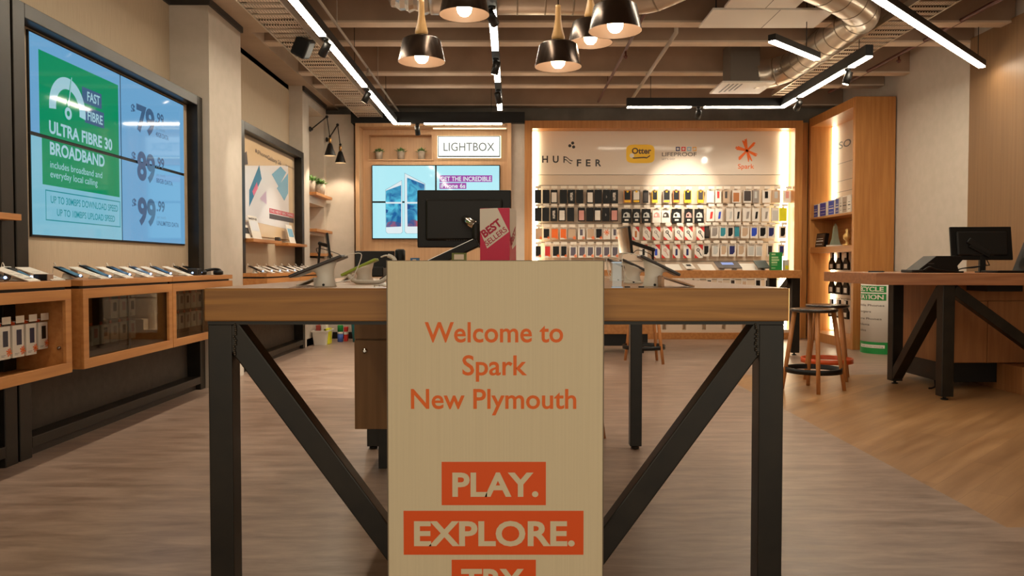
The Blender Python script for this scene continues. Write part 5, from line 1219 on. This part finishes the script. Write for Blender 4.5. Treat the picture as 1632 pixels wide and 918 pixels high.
# ================================================================ CEILING SERVICES AND LIGHTS
ZL = 3.17
def track(name, label, segs, spots, body=True, wires=(), w=.062, h=.085, tgt=None):
    p0 = Vector(segs[0][0]); t = thing(name, label, 'light fitting', p0)
    for a, b in (body if isinstance(body, list) else [(s[0], s[1]) for s in segs]):
        MB().bar(Vector(a) + Vector((0, 0, h / 2 + .006)), Vector(b) + Vector((0, 0, h / 2 + .006)), w + .012, h).build('housing', BLACK, t)
    for a, b in segs:
        MB().bar(a, b, w, .012).build('diffuser', LEDM, t)
    for x, y, z in wires:
        MB().tube([(x, y, ZL + h), (x, y, ZC)], .004, 6).build('hanger', BLACK, t)
    for (x, y), aim, pw, ang in spots:
        c = Vector((x, y, ZL - .09)); d = (Vector(aim) - c).normalized()
        m = MB().lathe([(.008, -.005), (.036, 0), (.038, .13), (.034, .13)], 18, c - d * .06, 0, axis=d); m.tube([(x, y, ZL + .0), c], .011, 8); m.lathe([(.03, 0), (.03, .02)], 12, (x, y, ZL - .02))
        s = m.build('spot_head', BLACK, t)
        MB().lathe([(.032, 0), (.032, .003)], 18, c + d * .068, 0, axis=d).build('lens', LENS, s)
        lamp_spot('spot_lamp', c + d * .09, aim, pw, ang, .7, (1, .90, .74), t)
    return t
def tp(px, py): return atz(px, py, ZL)
XT, XM = -1.693, -.16
yk = 11.45
yl = lambda py: atz(600, py, ZL).y
L = lambda ya, yb: ((XT, ya, ZL), (XT, yb, ZL))
track('track_light', 'left L shaped black track of linear lights running to the back', [L(2.2, 3.3), L(3.45, 5.3), L(5.45, yl(57)), L(yl(68), yl(138)), L(yl(147), yk - .0), ((XT - .03, yk, ZL), (tp(656, 200).x, yk, ZL)), ((tp(677, 199).x, yk, ZL), (tp(800, 199).x, yk, ZL))],
      [((XT, yl(62)), (-2.9, 8.2, 1.6), 55, 38), ((XT, yl(142)), (-2.85, 9.5, 1.2), 70, 40), ((tp(667, 200).x, yk), (-1.3, 12.1, 1.9), 14, 60), ((XT, 5.37), (-3.0, 5.6, 1.1), 60, 50), ((XT, 3.37), (-3.0, 3.6, 1.1), 50, 50)],
      [((XT, 2.2, ZL), (XT, yk, ZL)), ((XT, yk, ZL), (tp(804, 199).x, yk, ZL))], [(XT, 6.2, 0), (XT, 8.5, 0), (XT, 10.6, 0), (-.3, yk, 0)])
track('track_light', 'middle straight black track of linear lights above pendants', [((XM, 4.0, ZL), (XM, 5.6, ZL)), ((XM, yl(18), ZL), (XM, yl(80), ZL)), ((XM, yl(105), ZL), (XM, yl(130), ZL)), ((XM, yl(155), ZL), (XM, yl(175), ZL))],
      [((XM, yl(10)), (1.6, 11.0, 1.0), 40, 40), ((XM, yl(93)), (-.9, 8.4, 0), 480, 80), ((XM, yl(143)), (.6, 11.2, .3), 160, 70)], [((XM, 4.0, ZL), (XM, yl(175), ZL))], [(XM, 6.5, 0), (XM, 9.3, 0)])
yr = tp(1100, 171).y; xr0 = tp(1000, 171).x; xr1 = 3.51
yq = lambda px, py: atz(px, py, ZL).y
track('track_light', 'right L shaped black track of linear lights over the display wall', [((xr0, yr, ZL), (tp(1101, 171).x, yr, ZL)), ((tp(1125, 169).x, yr, ZL), (xr1 + .03, yr, ZL)), ((xr1, yr, ZL), (xr1, yq(1266, 158), ZL)), ((xr1, yq(1268, 154), ZL), (xr1, yq(1338, 113), ZL)), ((xr1, yq(1348, 107), ZL), (xr1, yq(1385, 90), ZL))],
      [((tp(1113, 171).x, yr), (2.6, 12.05, 2.2), 230, 40), ((xr1, yq(1267, 156)), (3.4, 12.0, 1.7), 90, 60), ((xr1, yq(1343, 110)), (2.6, 8.6, 0), 50, 60)],
      [((xr0 - .01, yr, ZL), (xr1, yr, ZL)), ((xr1, yr, ZL), (xr1, yq(1385, 90), ZL))], [(1.8, yr, 0), (xr1, 8.0, 0)], h=.11)
a, b = tp(1565, 107), tp(1400, 0); d = (b - a).normalized()
track('linear_light', 'long slanting hanging light line at upper right', [(tuple(a), tuple(b + d * 2.4))], [], True, [tuple(a + d * .15), tuple(b)], h=.06)
a, b = tp(1302, 95), tp(1230, 66)
track('linear_light', 'short slanting hanging light line beside the silver duct', [(tuple(a), tuple(b))], [], True, [tuple(a + (b - a) * .25)], h=.06)

# pendants
def pendant(px, py_rim, d, label, wrim=.27):
    c = at(px, py_rim, d); t = thing('pendant_lamp', label, 'pendant lamp', c, 0, None)
    R = wrim / 2; h = .142
    m = MB().shell([(R, 0), (R * .985, .004), (R * .80, h * .86), (R * .70, h * .93), (R * .30, h), (.03, h + .012)], 48, c, 0)
    m.shell([(R * .985, .001), (R * .785, h * .85), (R * .3, h * .97), (.02, h * .98)], 48, c, 1)
    m.build('shade', [BRONZE, SHADEIN], t)
    MB().lathe([(.030, h + .01), (.036, h + .015), (.037, h + .03), (.026, h + .075), (.018, h + .12), (.0155, h + .19), (.0155, h + .205)], 20, c).build('wooden_neck', NECK, t)
    MB().tube([c + Vector((0, 0, h + .205)), Vector((c.x, c.y, ZC))], .004, 6).build('cord', BLACK, t)
    MB().lathe([(.001, ZC - .03 - c.z), (.05, ZC - .03 - c.z), (.05, ZC - c.z)], 16, c).build('ceiling_rose', BLACK, t)
    b = c + Vector((0, 0, .035))
    MB().lathe([(.001, -.042), (.022, -.038), (.036, -.022), (.041, 0), (.036, .022), (.02, .045), (.015, .06)], 18, b).build('bulb', BULBM, t)
    MB().lathe([(.018, .055), (.018, h - .04)], 14, b).build('lamp_holder', BLACK, t)
    return t
pendant(672, 99, 4.5, 'leftmost dark pendant lamp with slim wooden neck')
pendant(740, 24, 4.22, 'pendant lamp cut by the top edge, beside middle track')
pendant(889.5, 107, 4.5, 'lowest dark pendant lamp right of the middle track')
pendant(941, 69, 4.78, 'pendant lamp partly hidden behind the frontmost pendant')
pendant(980.5, 50, 3.97, 'largest frontmost pendant lamp, rightmost of the five')

# perforated trays
PERF = perf_mat('perforated_tray', (214, 196, 174), (70, 58, 48), 40)
def tray(x0, x1, ya, yb, z, label):
    t = thing('cable_tray', label, 'cable tray', ((x0 + x1) / 2, ya, z))
    m = MB(); y = ya
    while y < yb: m.box(x0, x1, y, y + .08, z, z + .012); y += .145
    m.build('perforated_deck', PERF, t)
    m = MB(); m.box(x0 - .015, x0, ya, yb, z - .005, z + .06); m.box(x1, x1 + .015, ya, yb, z - .005, z + .06); m.build('side_rail', SILVER, t)
    m = MB(); y = ya + .5
    while y < yb: m.tube([(x0 - .007, y, z + .06), (x0 - .007, y, ZC)], .005, 6); m.tube([(x1 + .007, y, z + .06), (x1 + .007, y, ZC)], .005, 6); y += 2.2
    m.build('hanger_rods', CONDUIT, t)
tray(-2.27, -1.93, 1.0, 11.7, 3.31, 'perforated metal cable tray along the left lights')
tray(3.60, 3.95, 4.0, 10.9, 3.46, 'perforated metal cable tray below the right duct')
# speaker on the left
c = atz(483, 75, 3.24); t = thing('ceiling_speaker', 'black box speaker hung beside the left track', 'speaker', c)
MB().obox(c, (.15, .17, .19), Matrix.Rotation(.5, 3, 'Y') @ Matrix.Rotation(.3, 3, 'X')).build('cabinet', BLACKP, t, bevel=.02)
MB().tube([c, c + Vector((0, 0, .16))], .012, 8).build('bracket', BLACK, t)

# ducts
SEAM = mat('duct_seam', (156, 142, 124), .4, .7)
def duct(pts, r, ring=.24):
    P_ = smoothp(pts, 14); out, rs = [], []; acc = 0; last = P_[0]
    P2_ = []
    for a, b in zip(P_, P_[1:]):
        L_ = (b - a).length; n = max(1, int(L_ / .02))
        for k in range(n): P2_.append(a.lerp(b, k / n))
    P2_.append(P_[-1]); s = 0
    for i, p in enumerate(P2_):
        if i: s += (p - P2_[i - 1]).length
        out.append(p); rs.append(r + (.008 if (s % ring) < .022 else 0))
    m = MB().tube(out, [r] * len(out), 28); s = 0; nxt = ring
    for i in range(2, len(out) - 3):
        s += (out[i] - out[i - 1]).length
        if s >= nxt:
            nxt += ring; d = (out[i + 1] - out[i]).normalized(); m.tube([out[i], out[i] + d * .014], r + .003, 28, 1)
    return m
t = thing('ventilation_duct', 'silver spiral duct crossing behind the pendants', 'duct', (0, 7.0, 3.5))
duct([(-.72, 7.0, 3.51), (.2, 7.0, 3.51), (1.05, 7.0, 3.51), (1.35, 6.9, 3.55), (1.7, 6.7, 3.7), (1.8, 6.6, 3.98)], .172).build('pipe', [SILVER, SEAM], t)
m = MB(); random.seed(9); pts = smoothp([(-1.08, 7.0, 3.95), (-1.05, 7.0, 3.7), (-.95, 7.0, 3.56), (-.68, 7.0, 3.51)], 10)
m.tube(pts, [.17 + random.uniform(-.02, .025) for _ in pts], 18, 0, True, False); m.build('foil_elbow', mat('foil', (196, 188, 176), .25, .85), t)
t = thing('ventilation_duct', 'large silver spiral duct bending above the right track', 'duct', (3.35, 8.4, 3.5))
duct([(2.92, 9.55, 3.42), (3.12, 9.55, 3.44), (3.28, 9.42, 3.47), (3.34, 9.2, 3.49), (3.36, 8.6, 3.5), (3.37, 8.0, 3.51), (3.36, 7.62, 3.52), (3.2, 7.38, 3.54), (2.9, 7.1, 3.56), (2.4, 6.7, 3.58), (1.9, 6.3, 3.62)], .165).build('pipe', [SILVER, SEAM], t)
t = thing('air_diffuser', 'white slotted ceiling air diffuser below its duct box', 'air vent', (2.78, 9.55, 3.25))
MB().box(2.60, 2.95, 9.40, 9.75, 3.30, 3.78).build('duct_box', mat('dull_metal', (112, 102, 92), .5, .5), t, bevel=.004)
MB().box(2.47, 3.09, 9.26, 9.88, 3.262, 3.28).box(2.6, 2.95, 9.4, 9.75, 3.28, 3.30).build('face_plate', WHITE, t)
m = MB()
for k in range(4): m.box(2.56 + k * .05, 2.58 + k * .05, 9.34, 9.80 - k * .04, 3.2605, 3.262)
m.build('slot', DGREY, t)
for y0, y1, x0, x1, lb in ((7.37, 7.93, 1.87, 3.02, 'wide white ceiling panel left of the silver duct'), (7.00, 7.32, 1.96, 2.62, 'smaller white ceiling panel cut near the top edge')):
    m = MB().box(x0, x1, y0, y1, 3.495, 3.515); t = thing('ceiling_panel', lb, 'ceiling panel', ((x0 + x1) / 2, y0, 3.495)); m.build('panel', WHITE, t)
    MB().box((x0 + x1) / 2 + .05, (x0 + x1) / 2 + .055, y0, y1, 3.4935, 3.495).build('joint', DGREY, t)
    m = MB()
    for x in (x0 + .1, x1 - .1): m.tube([(x, (y0 + y1) / 2, 3.515), (x, (y0 + y1) / 2, ZC)], .006, 6)
    m.build('hanger', BLACK, t)
# pipes
def pipe(pts, r, mt, label, heads=(), hang=()):
    t = thing('ceiling_pipe', label, 'pipe', pts[0]); MB().tube(pts, r, 10).build('pipe', mt, t)
    for p in hang: MB().tube([p, (p[0], p[1], ZC)], .005, 6).build('hanger', mt, t)
    for p in heads: MB().lathe([(.012, 0), (.012, -.05), (.025, -.055), (.022, -.075), (.005, -.09)][::-1], 12, p).build('sprinkler_head', mt, t)
pipe([(4.5, 4.0, 3.57), (4.5, 11.2, 3.57)], .022, PIPER, 'red brown sprinkler pipe high along the right wall', [(4.5, 9.2, 3.56)], [(4.5, y, 3.57) for y in (6.3, 8.4, 10.2)])
pipe([(1.235, 5.0, 3.46), (1.235, 11.3, 3.46)], .017, PIPER, 'red brown sprinkler pipe running back right of pendants', [(1.235, 8.6, 3.45)], [(1.235, y, 3.46) for y in (7.5, 10.2)])
pipe([(-1.66, 4.0, 3.42), (-1.70, 12.2, 3.42)], .014, CONDUIT, 'thin grey conduit above the left lights', [(-1.68, 9.2, 3.41)], [(-1.68, y, 3.42) for y in (7.6, 9.9)])
pipe([(1.68, 8.1, 3.75), (1.68, 8.1, 3.5), (1.72, 11.35, 3.5)], .022, CONDUIT, 'pale grey conduit slanting left of the diffuser', [], [(1.7, 10.0, 3.5)])
pipe([(4.2, 4.0, 3.75), (4.2, 9.0, 3.75)], .015, CONDUIT, 'thin grey conduit above the right cable tray', [], [(4.2, 6.5, 3.75), (4.2, 8.6, 3.75)])
q = at(871, 165, 12.29)
MB().disc(q.x, q.z, .09, front(12.295), 0, 0, 24, .07).build('trim_4', mat('chalk_mark', (146, 136, 124), .8), **st('faint round mark on the grey back wall', 'mark'))
